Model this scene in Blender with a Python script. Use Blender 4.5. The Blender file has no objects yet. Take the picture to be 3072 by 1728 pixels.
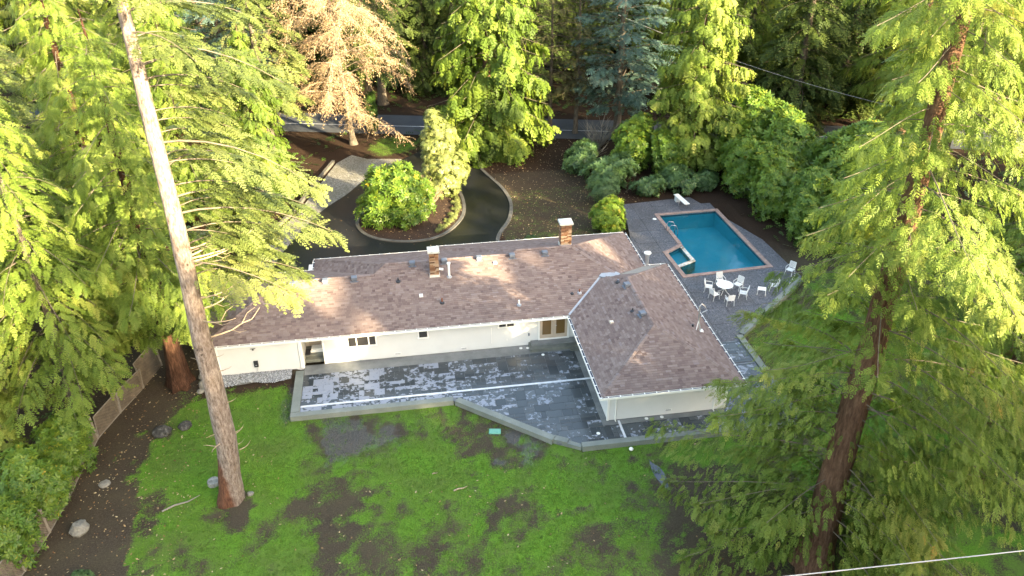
import bpy, math, random
import numpy as np
from mathutils import Matrix, Vector
random.seed(7)
RNG = np.random.default_rng(11)
scene = bpy.context.scene
col = scene.collection
PI = math.pi
R = math.radians

# ------------------------------------------------------------------ camera, sky, sun, exposure
CAMZ, FPX = 30.0, 2389.0
yaw, pit, rol = R(8.5206), R(30.6284), R(-0.4089)
fwd = np.array([math.sin(yaw)*math.cos(pit), math.cos(yaw)*math.cos(pit), -math.sin(pit)])
right = np.array([math.cos(yaw), -math.sin(yaw), 0.0])
upv = np.cross(right, fwd)
rx = right*math.cos(rol)+upv*math.sin(rol)
ux = -right*math.sin(rol)+upv*math.cos(rol)
cd = bpy.data.cameras.new('camera')
cd.sensor_width = 36.0
cd.lens = FPX/3072*36.0
cd.clip_start = 0.5
cd.clip_end = 2000
cam = bpy.data.objects.new('camera', cd)
col.objects.link(cam)
cam.matrix_world = Matrix(((rx[0], ux[0], -fwd[0], 0), (rx[1], ux[1], -fwd[1], 0), (rx[2], ux[2], -fwd[2], CAMZ), (0, 0, 0, 1)))
scene.camera = cam

SUN_EL, SUN_AZ = R(17.0), math.atan2(0.62, -0.78)
w = bpy.data.worlds.new('World')
scene.world = w
w.use_nodes = True
nt = w.node_tree
bg = nt.nodes['Background']
sky = nt.nodes.new('ShaderNodeTexSky')
sky.sky_type = 'NISHITA'
sky.sun_disc = False
sky.sun_elevation = SUN_EL
sky.sun_rotation = SUN_AZ
sky.dust_density = 2.0
sky.ozone_density = 0.6
nt.links.new(sky.outputs[0], bg.inputs[0])
bg.inputs[1].default_value = 0.15
sd = bpy.data.lights.new('sun', 'SUN')
sd.energy = 4.2
sd.angle = R(0.5)
sd.color = (1.0, 0.88, 0.64)
sun = bpy.data.objects.new('sun', sd)
col.objects.link(sun)
sdir = Vector((math.sin(SUN_AZ)*math.cos(SUN_EL), math.cos(SUN_AZ)*math.cos(SUN_EL), math.sin(SUN_EL)))
sun.rotation_euler = sdir.to_track_quat('Z', 'Y').to_euler()
sun.location = (60, -60, 60)
vs = scene.view_settings
vs.view_transform = 'Standard'
vs.look = 'None'
vs.gamma = 1.0
vs.use_curve_mapping = False
vs.exposure = 3.0
try:
    vs.use_white_balance = True
    vs.white_balance_temperature = 7900
    vs.white_balance_tint = 8
except Exception:
    pass
scene.cycles.max_bounces = 6
scene.cycles.transparent_max_bounces = 6

# ------------------------------------------------------------------ helpers
def at(px, py, z=0.0):
    """survey point: where the line of sight through a photo pixel meets height z"""
    d = rx*((px-1536)/FPX) - ux*((py-864)/FPX) + fwd
    t = (z-CAMZ)/d[2]
    return (d[0]*t, d[1]*t)

def tag(o, label=None, cat=None, group=None, kind=None):
    if label: o['label'] = label
    if cat: o['category'] = cat
    if group: o['group'] = group
    if kind: o['kind'] = kind
    return o

def empty(name, loc=(0, 0, 0), rz=0.0):
    o = bpy.data.objects.new(name, None)
    o.empty_display_size = 0.3
    col.objects.link(o)
    o.location = loc
    o.rotation_euler = (0, 0, rz)
    return o

def link(name, me, parent=None, loc=(0, 0, 0), rot=(0, 0, 0), scale=(1, 1, 1)):
    o = bpy.data.objects.new(name, me)
    col.objects.link(o)
    if parent: o.parent = parent
    o.location = loc
    o.rotation_euler = rot
    o.scale = scale
    return o

def mesh_np(name, V, F, mat=None, tone=None, smooth=False):
    V = np.asarray(V, dtype=np.float32).reshape(-1, 3)
    F = np.asarray(F, dtype=np.int32)
    me = bpy.data.meshes.new(name)
    n, k = F.shape
    me.vertices.add(len(V))
    me.vertices.foreach_set('co', V.ravel())
    me.loops.add(n*k)
    me.loops.foreach_set('vertex_index', F.ravel())
    me.polygons.add(n)
    me.polygons.foreach_set('loop_start', np.arange(0, n*k, k, dtype=np.int32))
    try:
        me.polygons.foreach_set('loop_total', np.full(n, k, dtype=np.int32))
    except Exception:
        pass
    if smooth:
        me.polygons.foreach_set('use_smooth', np.ones(n, dtype=bool))
    me.update(calc_edges=True)
    if tone is not None:
        a = me.attributes.new('tone', 'FLOAT', 'POINT')
        a.data.foreach_set('value', np.asarray(tone, dtype=np.float32))
    if mat: me.materials.append(mat)
    return me

class MB:
    """collects boxes, bars, tubes and polygons; build() links them as one mesh"""
    def __init__(s):
        s.v = []; s.f = []; s.t = []
    def add(s, vs_, fs_, tone=0.5):
        o = len(s.v)
        s.v += [tuple(map(float, q)) for q in vs_]
        s.t += [tone]*len(vs_)
        s.f += [tuple(i+o for i in f) for f in fs_]
        return s
    def box(s, x0, x1, y0, y1, z0, z1, tone=0.5):
        return s.add([(x0, y0, z0), (x1, y0, z0), (x1, y1, z0), (x0, y1, z0), (x0, y0, z1), (x1, y0, z1), (x1, y1, z1), (x0, y1, z1)],
                     [(3, 2, 1, 0), (4, 5, 6, 7), (0, 1, 5, 4), (1, 2, 6, 5), (2, 3, 7, 6), (3, 0, 4, 7)], tone)
    def cbox(s, x0, x1, y0, y1, z0, z1, c=0.01, tone=0.5):
        """box with chamfered top edges"""
        vs_ = [(x0, y0, z0), (x1, y0, z0), (x1, y1, z0), (x0, y1, z0), (x0, y0, z1-c), (x1, y0, z1-c), (x1, y1, z1-c), (x0, y1, z1-c),
               (x0+c, y0+c, z1), (x1-c, y0+c, z1), (x1-c, y1-c, z1), (x0+c, y1-c, z1)]
        fs_ = [(3, 2, 1, 0), (8, 9, 10, 11)]
        for i in range(4):
            j = (i+1) % 4
            fs_ += [(i, j, j+4, i+4), (i+4, j+4, j+8, i+8)]
        return s.add(vs_, fs_, tone)
    def prism(s, pts, z0, z1, tone=0.5):
        n = len(pts)
        vs_ = [(p[0], p[1], z0) for p in pts]+[(p[0], p[1], z1) for p in pts]
        fs_ = [tuple(range(n-1, -1, -1)), tuple(range(n, 2*n))]+[(i, (i+1) % n, n+(i+1) % n, n+i) for i in range(n)]
        return s.add(vs_, fs_, tone)
    def bar(s, a, b, wd, th, tone=0.5):
        a = Vector(a); b = Vector(b); d = (b-a).normalized()
        r = Vector((0, 0, 1)) if abs(d.z) < .9 else Vector((1, 0, 0))
        x = d.cross(r).normalized(); y = x.cross(d)
        vs_ = []
        for q in (a, b):
            for sx, sy in ((-1, -1), (1, -1), (1, 1), (-1, 1)):
                vs_.append(q+x*(sx*wd/2)+y*(sy*th/2))
        return s.add(vs_, [(3, 2, 1, 0), (4, 5, 6, 7), (0, 1, 5, 4), (1, 2, 6, 5), (2, 3, 7, 6), (3, 0, 4, 7)], tone)
    def tube(s, pts, rad, n=6, cap=True, tone=0.5):
        P = [Vector(p) for p in pts]
        if not hasattr(rad, '__len__'): rad = [rad]*len(P)
        vs_ = []; fs_ = []
        for i, p in enumerate(P):
            d = (P[min(i+1, len(P)-1)]-P[max(i-1, 0)]).normalized()
            r = Vector((0, 0, 1)) if abs(d.z) < .95 else Vector((1, 0, 0))
            x = d.cross(r).normalized(); y = x.cross(d)
            for k in range(n):
                a = 2*PI*k/n
                vs_.append(p+(x*math.cos(a)+y*math.sin(a))*rad[i])
        for i in range(len(P)-1):
            for k in range(n):
                fs_.append((i*n+k, i*n+(k+1) % n, (i+1)*n+(k+1) % n, (i+1)*n+k))
        if cap:
            fs_ += [tuple(range(n-1, -1, -1)), tuple(range((len(P)-1)*n, len(P)*n))]
        return s.add(vs_, fs_, tone)
    def lathe(s, c, prof, n=16, tone=0.5):
        vs_ = []; fs_ = []
        for r_, z_ in prof:
            for k in range(n):
                a = 2*PI*k/n
                vs_.append((c[0]+r_*math.cos(a), c[1]+r_*math.sin(a), c[2]+z_))
        for i in range(len(prof)-1):
            for k in range(n):
                fs_.append((i*n+k, i*n+(k+1) % n, (i+1)*n+(k+1) % n, (i+1)*n+k))
        fs_ += [tuple(range(n-1, -1, -1)), tuple(range((len(prof)-1)*n, len(prof)*n))]
        return s.add(vs_, fs_, tone)
    def mesh(s, name, mat=None, smooth=False):
        me = bpy.data.meshes.new(name)
        me.from_pydata(s.v, [], s.f)
        a = me.attributes.new('tone', 'FLOAT', 'POINT')
        a.data.foreach_set('value', s.t)
        if mat: me.materials.append(mat)
        if smooth:
            me.polygons.foreach_set('use_smooth', [True]*len(me.polygons))
        return me
    def build(s, name, mat=None, parent=None, smooth=False, **kw):
        return link(name, s.mesh(name, mat, smooth), parent, **kw)

# ------------------------------------------------------------------ numpy noise
def _hash(ix, iy, seed):
    h = (ix.astype(np.int64)*374761393+iy.astype(np.int64)*668265263+seed*1442695041) & 0xFFFFFFFF
    h = ((h ^ (h >> 13))*1274126177) & 0xFFFFFFFF
    return ((h ^ (h >> 16)) & 0xFFFF)/65535.0
def vnoise(x, y, seed=0):
    ix = np.floor(x); iy = np.floor(y)
    fx = x-ix; fy = y-iy
    fx = fx*fx*(3-2*fx); fy = fy*fy*(3-2*fy)
    a = _hash(ix, iy, seed); b = _hash(ix+1, iy, seed); c = _hash(ix, iy+1, seed); d = _hash(ix+1, iy+1, seed)
    return (a*(1-fx)+b*fx)*(1-fy)+(c*(1-fx)+d*fx)*fy
def fbm(x, y, seed=0, oct=4):
    s = 0; a = .5; t = 0
    for o in range(oct):
        s = s+a*vnoise(x, y, seed+o*17); t += a
        x = x*2.03+3.1; y = y*2.03+1.7; a *= .55
    return s/t
def sstep(a, b, x):
    t = np.clip((x-a)/(b-a), 0, 1)
    return t*t*(3-2*t)

# ------------------------------------------------------------------ materials
class NM:
    def __init__(s, name):
        s.m = bpy.data.materials.new(name); s.m.use_nodes = True
        s.t = s.m.node_tree; s.n = s.t.nodes; s.p = s.n['Principled BSDF']; s.out = s.n['Material Output']
    def new(s, ty, **kw):
        nd = s.n.new(ty)
        for k, v in kw.items(): setattr(nd, k, v)
        return nd
    def set(s, nd, **kw):
        for k, v in kw.items():
            s.inp(nd, k.replace('_', ' '), v)
        return nd
    def inp(s, nd, key, v):
        i = nd.inputs[key]
        if hasattr(v, 'is_linked') or isinstance(v, bpy.types.NodeSocket): s.t.links.new(v, i)
        else: i.default_value = v
    def pos(s):
        return s.new('ShaderNodeNewGeometry').outputs['Position']
    def attr(s, nm='tone', out='Fac'):
        a = s.new('ShaderNodeAttribute'); a.attribute_name = nm
        return a.outputs[out]
    def noise(s, vec, scale, detail=3, rough=.55, dist=0.0):
        nd = s.new('ShaderNodeTexNoise')
        s.inp(nd, 'Vector', vec); s.inp(nd, 'Scale', scale); s.inp(nd, 'Detail', detail); s.inp(nd, 'Roughness', rough); s.inp(nd, 'Distortion', dist)
        return nd.outputs['Fac']
    def ramp(s, fac, stops, interp='LINEAR'):
        nd = s.new('ShaderNodeValToRGB'); cr = nd.color_ramp; cr.interpolation = interp
        while len(cr.elements) < len(stops): cr.elements.new(.5)
        for e, (p, c) in zip(cr.elements, stops):
            e.position = p
            e.color = (c, c, c, 1) if not hasattr(c, '__len__') else (*c, 1)
        s.inp(nd, 'Fac', fac)
        return nd.outputs['Color']
    def mix(s, fac, a, b, blend='MIX'):
        nd = s.new('ShaderNodeMix'); nd.data_type = 'RGBA'; nd.blend_type = blend
        s.inp(nd, 0, fac)
        for i, v in ((6, a), (7, b)):
            if isinstance(v, bpy.types.NodeSocket): s.t.links.new(v, nd.inputs[i])
            else: nd.inputs[i].default_value = (*v, 1) if len(v) == 3 else v
        return nd.outputs[2]
    def math(s, op, a, b=0.0, clamp=False):
        nd = s.new('ShaderNodeMath', operation=op); nd.use_clamp = clamp
        s.inp(nd, 0, a); s.inp(nd, 1, b)
        return nd.outputs[0]
    def scalev(s, vec, sc):
        nd = s.new('ShaderNodeMapping'); s.inp(nd, 'Vector', vec); nd.inputs['Scale'].default_value = sc
        return nd.outputs[0]
    def bump(s, h, strength=.4, dist=.02):
        nd = s.new('ShaderNodeBump'); s.inp(nd, 'Height', h); s.inp(nd, 'Strength', strength); s.inp(nd, 'Distance', dist)
        s.t.links.new(nd.outputs[0], s.p.inputs['Normal'])
        return s
    def base(s, c, rough=.6, spec=.4, metal=0.0):
        p = s.p
        if isinstance(c, bpy.types.NodeSocket): s.t.links.new(c, p.inputs['Base Color'])
        else: p.inputs['Base Color'].default_value = (*c, 1)
        s.inp(p, 'Roughness', rough); s.inp(p, 'Specular IOR Level', spec); s.inp(p, 'Metallic', metal)
        return s

M = {}
def plain(name, c, rough=.5, spec=.4, metal=0.0, var=.12, sc=3.0):
    k = NM(name)
    f = k.noise(k.pos(), sc, 4)
    c0 = tuple(v*(1-var) for v in c); c1 = tuple(min(1, v*(1+var)) for v in c)
    k.base(k.ramp(f, [(.3, c0), (.7, c1)]), rough, spec, metal)
    M[name] = k.m
    return k
plain('white_siding', (.64, .645, .64), .55, .3, var=.03, sc=1.2)
plain('white_trim', (.84, .83, .80), .4, .4, var=.02)
plain('white_furniture', (.82, .82, .80), .35, .5, var=.03)
plain('door_tan', (.50, .40, .31), .45, .4, var=.05)
plain('dark_metal', (.03, .032, .04), .4, .5)
plain('vent_grey', (.13, .15, .19), .45, .5, var=.08)
plain('lead', (.34, .36, .40), .45, .5, .3, var=.15)
plain('steel', (.55, .56, .58), .3, .5, .8)
plain('copper_pipe', (.20, .08, .05), .55, .3)
plain('pvc_white', (.8, .8, .78), .4, .5)
plain('gutter_trough', (.018, .018, .05), .5, .4)
plain('box_green', (.12, .36, .27), .45, .4, var=.06)
plain('cable', (.30, .30, .32), .5, .3, var=.05)
plain('lattice_wood', (.19, .155, .12), .8, .2, var=.25, sc=2)
plain('dead_wood', (.36, .28, .20), .8, .2, var=.25, sc=6)
plain('grey_wood', (.24, .215, .185), .8, .2, var=.2, sc=6)
plain('tan_soffit', (.62, .55, .47), .6, .3, var=.04)
plain('orange', (.6, .1, .05), .6, .3)
plain('pale_stone', (.20, .19, .165), .8, .3, var=.25, sc=9).bump(0, 0)
def glass_mat(name, tint):
    k = NM(name); k.base(tint, .04, .8); M[name] = k.m
glass_mat('window_glass', (.035, .032, .03))
glass_mat('door_glass', (.16, .095, .035))

k = NM('roof_shingle')
n1 = k.noise(k.pos(), 14, 4); n2 = k.noise(k.pos(), .35, 4, .6)
c = k.ramp(k.attr(), [(0, (.115, .078, .072)), (.3, (.170, .122, .112)), (.55, (.215, .160, .148)), (.8, (.270, .210, .192)), (1, (.235, .190, .190))])
c = k.mix(k.ramp(n2, [(.35, 0.0), (.7, .35)]), c, (.20, .155, .145))
c = k.mix(k.ramp(n1, [(.3, 0.0), (.75, .25)]), c, (.11, .08, .075))
k.base(c, .9, .12); k.bump(n1, .5, .012); M['roof_shingle'] = k.m

k = NM('brick')
c = k.ramp(k.attr(), [(0, (.09, .045, .03)), (.35, (.22, .11, .065)), (.7, (.33, .20, .12)), (1, (.42, .33, .25))])
n1 = k.noise(k.pos(), 30, 4)
c = k.mix(k.ramp(n1, [(.4, 0.0), (.8, .5)]), c, (.10, .07, .05))
k.base(c, .85, .2); k.bump(n1, .6, .01); M['brick'] = k.m
plain('mortar', (.30, .27, .24), .9, .2, var=.15, sc=12)
plain('cement_cap', (.52, .53, .50), .75, .3, var=.22, sc=3.5)
plain('white_flashing', (.62, .60, .56), .6, .3, var=.15, sc=9)

def concrete(name, c0, c1, sc=1.2, rough=.75):
    k = NM(name)
    p = k.pos()
    n1 = k.noise(p, sc, 5, .6); n2 = k.noise(p, sc*25, 3)
    c = k.ramp(n1, [(.3, c0), (.7, c1)])
    c = k.mix(k.ramp(n2, [(.35, 0.0), (.7, .25)]), c, tuple(v*.5 for v in c0))
    k.base(c, rough, .3); k.bump(n2, .3, .01); M[name] = k.m
concrete('wall_concrete', (.15, .17, .155), (.25, .27, .245), .7)
concrete('band_concrete', (.12, .13, .135), (.26, .27, .27), .9, .5)
concrete('kerb_concrete', (.075, .07, .062), (.15, .145, .13), 1.5)
concrete('step_stone', (.10, .11, .10), (.22, .23, .20), 1.2, .5)

# wet slate: dark where rain has soaked it, pale where sky glints are painted in
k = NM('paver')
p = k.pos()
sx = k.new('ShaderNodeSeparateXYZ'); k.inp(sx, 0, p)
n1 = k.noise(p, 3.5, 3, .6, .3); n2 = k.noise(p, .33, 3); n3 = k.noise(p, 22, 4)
g = k.math('MULTIPLY', k.math('SUBTRACT', 3.2, sx.outputs[0]), .020)       # more painted glints towards the west end
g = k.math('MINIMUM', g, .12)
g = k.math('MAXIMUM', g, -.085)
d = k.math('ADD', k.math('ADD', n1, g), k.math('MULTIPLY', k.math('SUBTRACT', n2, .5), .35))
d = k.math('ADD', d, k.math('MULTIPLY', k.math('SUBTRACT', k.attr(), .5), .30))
glint = k.ramp(d, [(.575, 0.0), (.63, 1.0)])
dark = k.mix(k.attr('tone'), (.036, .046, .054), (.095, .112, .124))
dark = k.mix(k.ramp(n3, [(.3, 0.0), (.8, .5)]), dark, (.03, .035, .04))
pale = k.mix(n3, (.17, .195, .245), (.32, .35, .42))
k.base(k.mix(glint, dark, pale), k.math('ADD', k.math('MULTIPLY', glint, .35), .16), .5); k.bump(n3, .25, .008); M['paver'] = k.m
plain('paver_joint', (.16, .17, .19), .6, .3, var=.4, sc=2)
plain('strip_white', (.62, .64, .68), .5, .4, var=.1)

k = NM('aggregate')
p = k.pos(); n1 = k.noise(p, 28, 4, .7); n2 = k.noise(p, .5, 4)
v = k.new('ShaderNodeTexVoronoi'); k.inp(v, 'Vector', p); k.inp(v, 'Scale', 14.0)
c = k.ramp(v.outputs['Color'], [(.1, (.035, .038, .05)), (.5, (.11, .115, .14)), (.85, (.17, .17, .185)), (1, (.36, .36, .37))])
c = k.mix(k.ramp(n2, [(.3, 0.0), (.7, .6)]), c, (.065, .06, .062))
k.base(c, .5, .45); k.bump(n1, .6, .012); M['aggregate'] = k.m
plain('coping', (.31, .215, .185), .7, .3, var=.25, sc=2.5)
plain('plaster', (.38, .72, .70), .6, .3, var=.06, sc=.6)
plain('tile_band', (.12, .20, .22), .3, .5, var=.3, sc=8)
k = NM('spa_stone')
n1 = k.noise(k.pos(), 2.2, 3)
k.base(k.ramp(n1, [(.3, (.20, .13, .07)), (.48, (.45, .45, .40)), (.6, (.62, .62, .58)), (.75, (.42, .22, .10))]), .6, .3); M['spa_stone'] = k.m

k = NM('pool_water')
t = k.t; n = k.n
n.remove(k.p)
fr = k.new('ShaderNodeFresnel'); fr.inputs[0].default_value = 1.33
tr = k.new('ShaderNodeBsdfTransparent'); tr.inputs[0].default_value = (.06, .58, .70, 1)
gl = k.new('ShaderNodeBsdfGlossy'); gl.inputs['Roughness'].default_value = .015
nz = k.noise(k.pos(), 1.6, 3, .5)
bp = k.new('ShaderNodeBump'); bp.inputs['Strength'].default_value = .22; bp.inputs['Distance'].default_value = .05
t.links.new(nz, bp.inputs['Height']); t.links.new(bp.outputs[0], gl.inputs['Normal'])
ms = k.new('ShaderNodeMixShader')
t.links.new(fr.outputs[0], ms.inputs[0]); t.links.new(tr.outputs[0], ms.inputs[1]); t.links.new(gl.outputs[0], ms.inputs[2])
t.links.new(ms.outputs[0], k.out.inputs[0])
M['pool_water'] = k.m

k = NM('asphalt')
p = k.pos(); n1 = k.noise(p, 40, 3); n2 = k.noise(k.scalev(p, (.35, .16, .3)), 1, 5, .62); n3 = k.noise(p, .13, 3)
c = k.ramp(n2, [(.3, (.005, .0055, .006)), (.62, (.011, .012, .013)), (.8, (.026, .025, .024))])
c = k.mix(k.ramp(n3, [(.45, 0.0), (.72, .5)]), c, (.022, .020, .006))
k.base(c, k.ramp(n2, [(.3, .35), (.7, .6)]), .3); k.bump(n1, .25, .01); M['asphalt'] = k.m
k = NM('road_asphalt')
p = k.pos(); n1 = k.noise(p, 40, 3); n2 = k.noise(p, .4, 4)
k.base(k.ramp(n2, [(.3, (.055, .062, .075)), (.7, (.085, .092, .105))]), .7, .3); k.bump(n1, .2, .01); M['road_asphalt'] = k.m

k = NM('gravel')
p = k.pos()
v = k.new('ShaderNodeTexVoronoi'); k.inp(v, 'Vector', p); k.inp(v, 'Scale', 11.0)
n2 = k.noise(p, .35, 4)
c = k.ramp(v.outputs['Color'], [(0, (.08, .077, .068)), (.5, (.19, .185, .165)), (1, (.34, .33, .31))])
c = k.mix(k.ramp(n2, [(.35, 0.0), (.7, .55)]), c, (.13, .12, .085))
k.base(c, .85, .2); k.bump(v.outputs['Distance'], .8, .03); M['gravel'] = k.m
k = NM('stone')
c = k.ramp(k.attr(), [(0, (.13, .14, .15)), (.5, (.30, .31, .33)), (1, (.58, .59, .60))])
k.base(c, .8, .3); M['stone'] = k.m
k = NM('rock')
p = k.pos(); n1 = k.noise(p, 5, 5, .65)
k.base(k.ramp(n1, [(.3, (.10, .10, .085)), (.55, (.27, .265, .24)), (.75, (.42, .41, .38))]), .85, .2); k.bump(n1, .7, .05); M['rock'] = k.m

k = NM('dark_rock')
p = k.pos(); n1 = k.noise(p, 4, 5, .65)
k.base(k.ramp(n1, [(.3, (.02, .02, .018)), (.55, (.07, .066, .06)), (.75, (.22, .215, .20))]), .85, .2); k.bump(n1, .7, .05); M['dark_rock'] = k.m
# ground: moss and grass over wet earth; masks come from the mesh
k = NM('ground')
p = k.pos()
at_ = k.new('ShaderNodeAttribute'); at_.attribute_name = 'mask'
sp = k.new('ShaderNodeSeparateColor'); k.inp(sp, 0, at_.outputs['Color'])
gm, wet, litter = sp.outputs[0], sp.outputs[1], sp.outputs[2]
n1 = k.noise(p, 2.2, 5, .68); n2 = k.noise(p, 13, 4, .7); n3 = k.noise(p, .5, 4); n4 = k.noise(p, 45, 3, .7)
soil = k.ramp(n2, [(.25, (.030, .023, .016)), (.55, (.070, .055, .040)), (.8, (.125, .102, .076))])
soil = k.mix(k.ramp(n3, [(.4, 0.0), (.7, .6)]), soil, (.085, .072, .045))
lit = k.ramp(n4, [(.3, (.016, .010, .008)), (.55, (.040, .024, .017)), (.72, (.075, .046, .032)), (.80, (.20, .15, .10))])
soil = k.mix(litter, soil, lit)
gr = k.ramp(n2, [(.25, (.045, .100, .016)), (.5, (.095, .210, .026)), (.8, (.150, .295, .038))])
gr = k.mix(k.ramp(n3, [(.38, 0.0), (.68, .75)]), gr, (.10, .135, .038))
m_ = k.math('ADD', gm, k.math('MULTIPLY', k.math('SUBTRACT', n1, .5), .8))
m_ = k.math('ADD', m_, k.math('MULTIPLY', k.math('SUBTRACT', n2, .5), 1.3))
f = k.ramp(m_, [(.26, 0.0), (.66, 1.0)])
c = k.mix(f, soil, gr)
c = k.mix(k.math('MULTIPLY', wet, .6), c, (.050, .046, .045))
wr = k.math('SUBTRACT', 1.0, k.ramp(k.math('ADD', wet, k.math('MULTIPLY', k.math('SUBTRACT', n1, .5), .6)), [(.45, 0.0), (.65, .93)]))
k.base(c, k.math('MAXIMUM', k.math('MULTIPLY', wr, .95), .06), k.math('ADD', .06, k.math('MULTIPLY', k.math('SUBTRACT', 1.0, wr), .5))); k.bump(k.math('ADD', n2, n4), .7, .04); M['ground'] = k.m

k = NM('puddle_water'); k.base((.05, .055, .075), .04, .6); k.bump(k.noise(k.pos(), 5, 3), .12, .02); M['puddle_water'] = k.m
k = NM('mulch')
p = k.pos(); n1 = k.noise(p, 18, 4, .7); n2 = k.noise(p, 60, 2)
c = k.ramp(n1, [(.3, (.018, .012, .009)), (.6, (.048, .029, .021)), (.8, (.085, .055, .040))])
c = k.mix(k.ramp(n2, [(.66, 0.0), (.72, .6)]), c, (.30, .24, .17))
k.base(c, .9, .2); k.bump(n1, .7, .03); M['mulch'] = k.m
k = NM('fallen_leaf')
k.base(k.ramp(k.attr(), [(0, (.16, .07, .03)), (.5, (.33, .22, .11)), (1, (.50, .40, .24))]), .8, .2); M['fallen_leaf'] = k.m

def leaf_mat(name, stops, trans=.35, rough=.55, spec=.25):
    k = NM(name)
    c = k.ramp(k.attr(), stops)
    k.base(c, rough, spec)
    tl = k.new('ShaderNodeBsdfTranslucent'); k.t.links.new(c, tl.inputs[0])
    ms = k.new('ShaderNodeMixShader'); ms.inputs[0].default_value = trans
    k.t.links.new(k.p.outputs[0], ms.inputs[1]); k.t.links.new(tl.outputs[0], ms.inputs[2]); k.t.links.new(ms.outputs[0], k.out.inputs[0])
    M[name] = k.m
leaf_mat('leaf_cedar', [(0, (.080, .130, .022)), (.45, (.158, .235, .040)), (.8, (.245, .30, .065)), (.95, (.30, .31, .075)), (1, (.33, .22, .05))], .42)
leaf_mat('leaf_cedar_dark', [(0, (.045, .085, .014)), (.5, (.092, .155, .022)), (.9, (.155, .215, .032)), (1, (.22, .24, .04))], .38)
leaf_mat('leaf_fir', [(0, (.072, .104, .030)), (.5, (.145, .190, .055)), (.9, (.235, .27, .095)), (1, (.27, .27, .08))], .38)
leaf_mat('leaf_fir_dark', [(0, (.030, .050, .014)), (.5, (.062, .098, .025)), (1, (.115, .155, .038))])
leaf_mat('leaf_blue', [(0, (0.045, 0.090, 0.075)), (.5, (0.098, 0.173, 0.143)), (.88, (0.165, 0.247, 0.203)), (.96, (0.300, 0.195, 0.090)), (1, (0.390, 0.150, 0.060))])
leaf_mat('leaf_rhodo', [(0, (.060, .095, .026)), (.5, (.18, .215, .065)), (1, (.34, .35, .13))], .25, .4, .4)
leaf_mat('leaf_laurel', [(0, (0.047, 0.101, 0.019)), (.5, (0.108, 0.203, 0.030)), (.88, (0.216, 0.290, 0.041)), (1, (0.405, 0.338, 0.041))], .35, .4, .4)
leaf_mat('leaf_bluegreen', [(0, (.030, .070, .028)), (.5, (.062, .125, .044)), (1, (.12, .20, .06))], .25, .4, .4)
leaf_mat('leaf_bright', [(0, (.060, .130, .016)), (.5, (.130, .225, .028)), (.85, (.22, .29, .038)), (1, (.36, .30, .045))], .35, .45, .3)
leaf_mat('leaf_tan', [(0, (.20, .125, .065)), (.5, (.37, .255, .145)), (1, (.54, .42, .26))], .25, .7, .2)
leaf_mat('leaf_moss', [(0, (.030, .033, .016)), (.5, (.062, .066, .030)), (1, (.115, .11, .05))], .2, .8, .1)
leaf_mat('leaf_grass', [(0, (.070, .100, .026)), (.45, (.095, .185, .023)), (1, (.150, .290, .034))], .25, .6, .2)
leaf_mat('leaf_ivy', [(0, (.018, .045, .010)), (.5, (.042, .092, .016)), (1, (.08, .15, .025))], .25, .4, .4)

def bark(name, c0, c1, c2, sc=1.0):
    k = NM(name)
    p = k.scalev(k.pos(), (5*sc, 5*sc, .9*sc))
    n1 = k.noise(p, 2.2, 6, .7); n2 = k.noise(k.pos(), 1.3, 4); n3 = k.noise(k.pos(), 9, 4)
    c = k.ramp(n1, [(.3, c0), (.5, c1), (.72, c2)])
    c = k.mix(k.ramp(n2, [(.5, 0.0), (.75, .5)]), c, c0)
    k.base(c, .88, .2); k.bump(k.math('ADD', n1, k.math('MULTIPLY', n3, .4)), .9, .08)
    M[name] = k.m
    return k
plain('limb_grey', (.15, .125, .10), .85, .2, var=.3, sc=5)
bark('bark_cedar', (.060, .030, .020), (.14, .075, .048), (.22, .135, .09))
bark('bark_red', (.026, .012, .008), (.068, .032, .020), (.15, .080, .050))
bark('bark_grey', (.055, .045, .036), (.12, .10, .08), (.20, .17, .14))
# fir: pale grey-pink scaly bark above, rust-red and rain-soaked near the foot on its west side
k = NM('bark_fir')
p = k.scalev(k.pos(), (6, 6, 1.7)); n1 = k.noise(p, 1.6, 6, .72); n2 = k.noise(k.pos(), 2.2, 4); n3 = k.noise(k.pos(), .8, 3)
c = k.ramp(n1, [(.30, (.060, .040, .032)), (.46, (.20, .152, .128)), (.68, (.40, .335, .295))])
kn = k.noise(k.scalev(k.pos(), (2.6, 2.6, 2.0)), 1.0, 2)
c = k.mix(k.ramp(kn, [(.66, 0.0), (.72, .85)]), c, (.035, .026, .022))
gx = k.new('ShaderNodeNewGeometry'); sx = k.new('ShaderNodeSeparateXYZ'); k.inp(sx, 0, gx.outputs['Position'])
red = k.math('ADD', k.math('MULTIPLY', k.math('SUBTRACT', 4.4, sx.outputs[2]), .17), k.math('MULTIPLY', k.math('SUBTRACT', -9.62, sx.outputs[0]), 1.3))
red = k.math('ADD', red, k.math('MULTIPLY', k.math('SUBTRACT', n3, .5), 1.4))
redm = k.ramp(red, [(.62, 0.0), (.95, .9)])
c = k.mix(redm, c, k.ramp(n1, [(.3, (.050, .018, .009)), (.7, (.17, .060, .028))]))
k.base(c, .85, .25); k.bump(k.math('ADD', n1, k.math('MULTIPLY', n2, .5)), 1.0, .07); M['bark_fir'] = k.m

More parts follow.
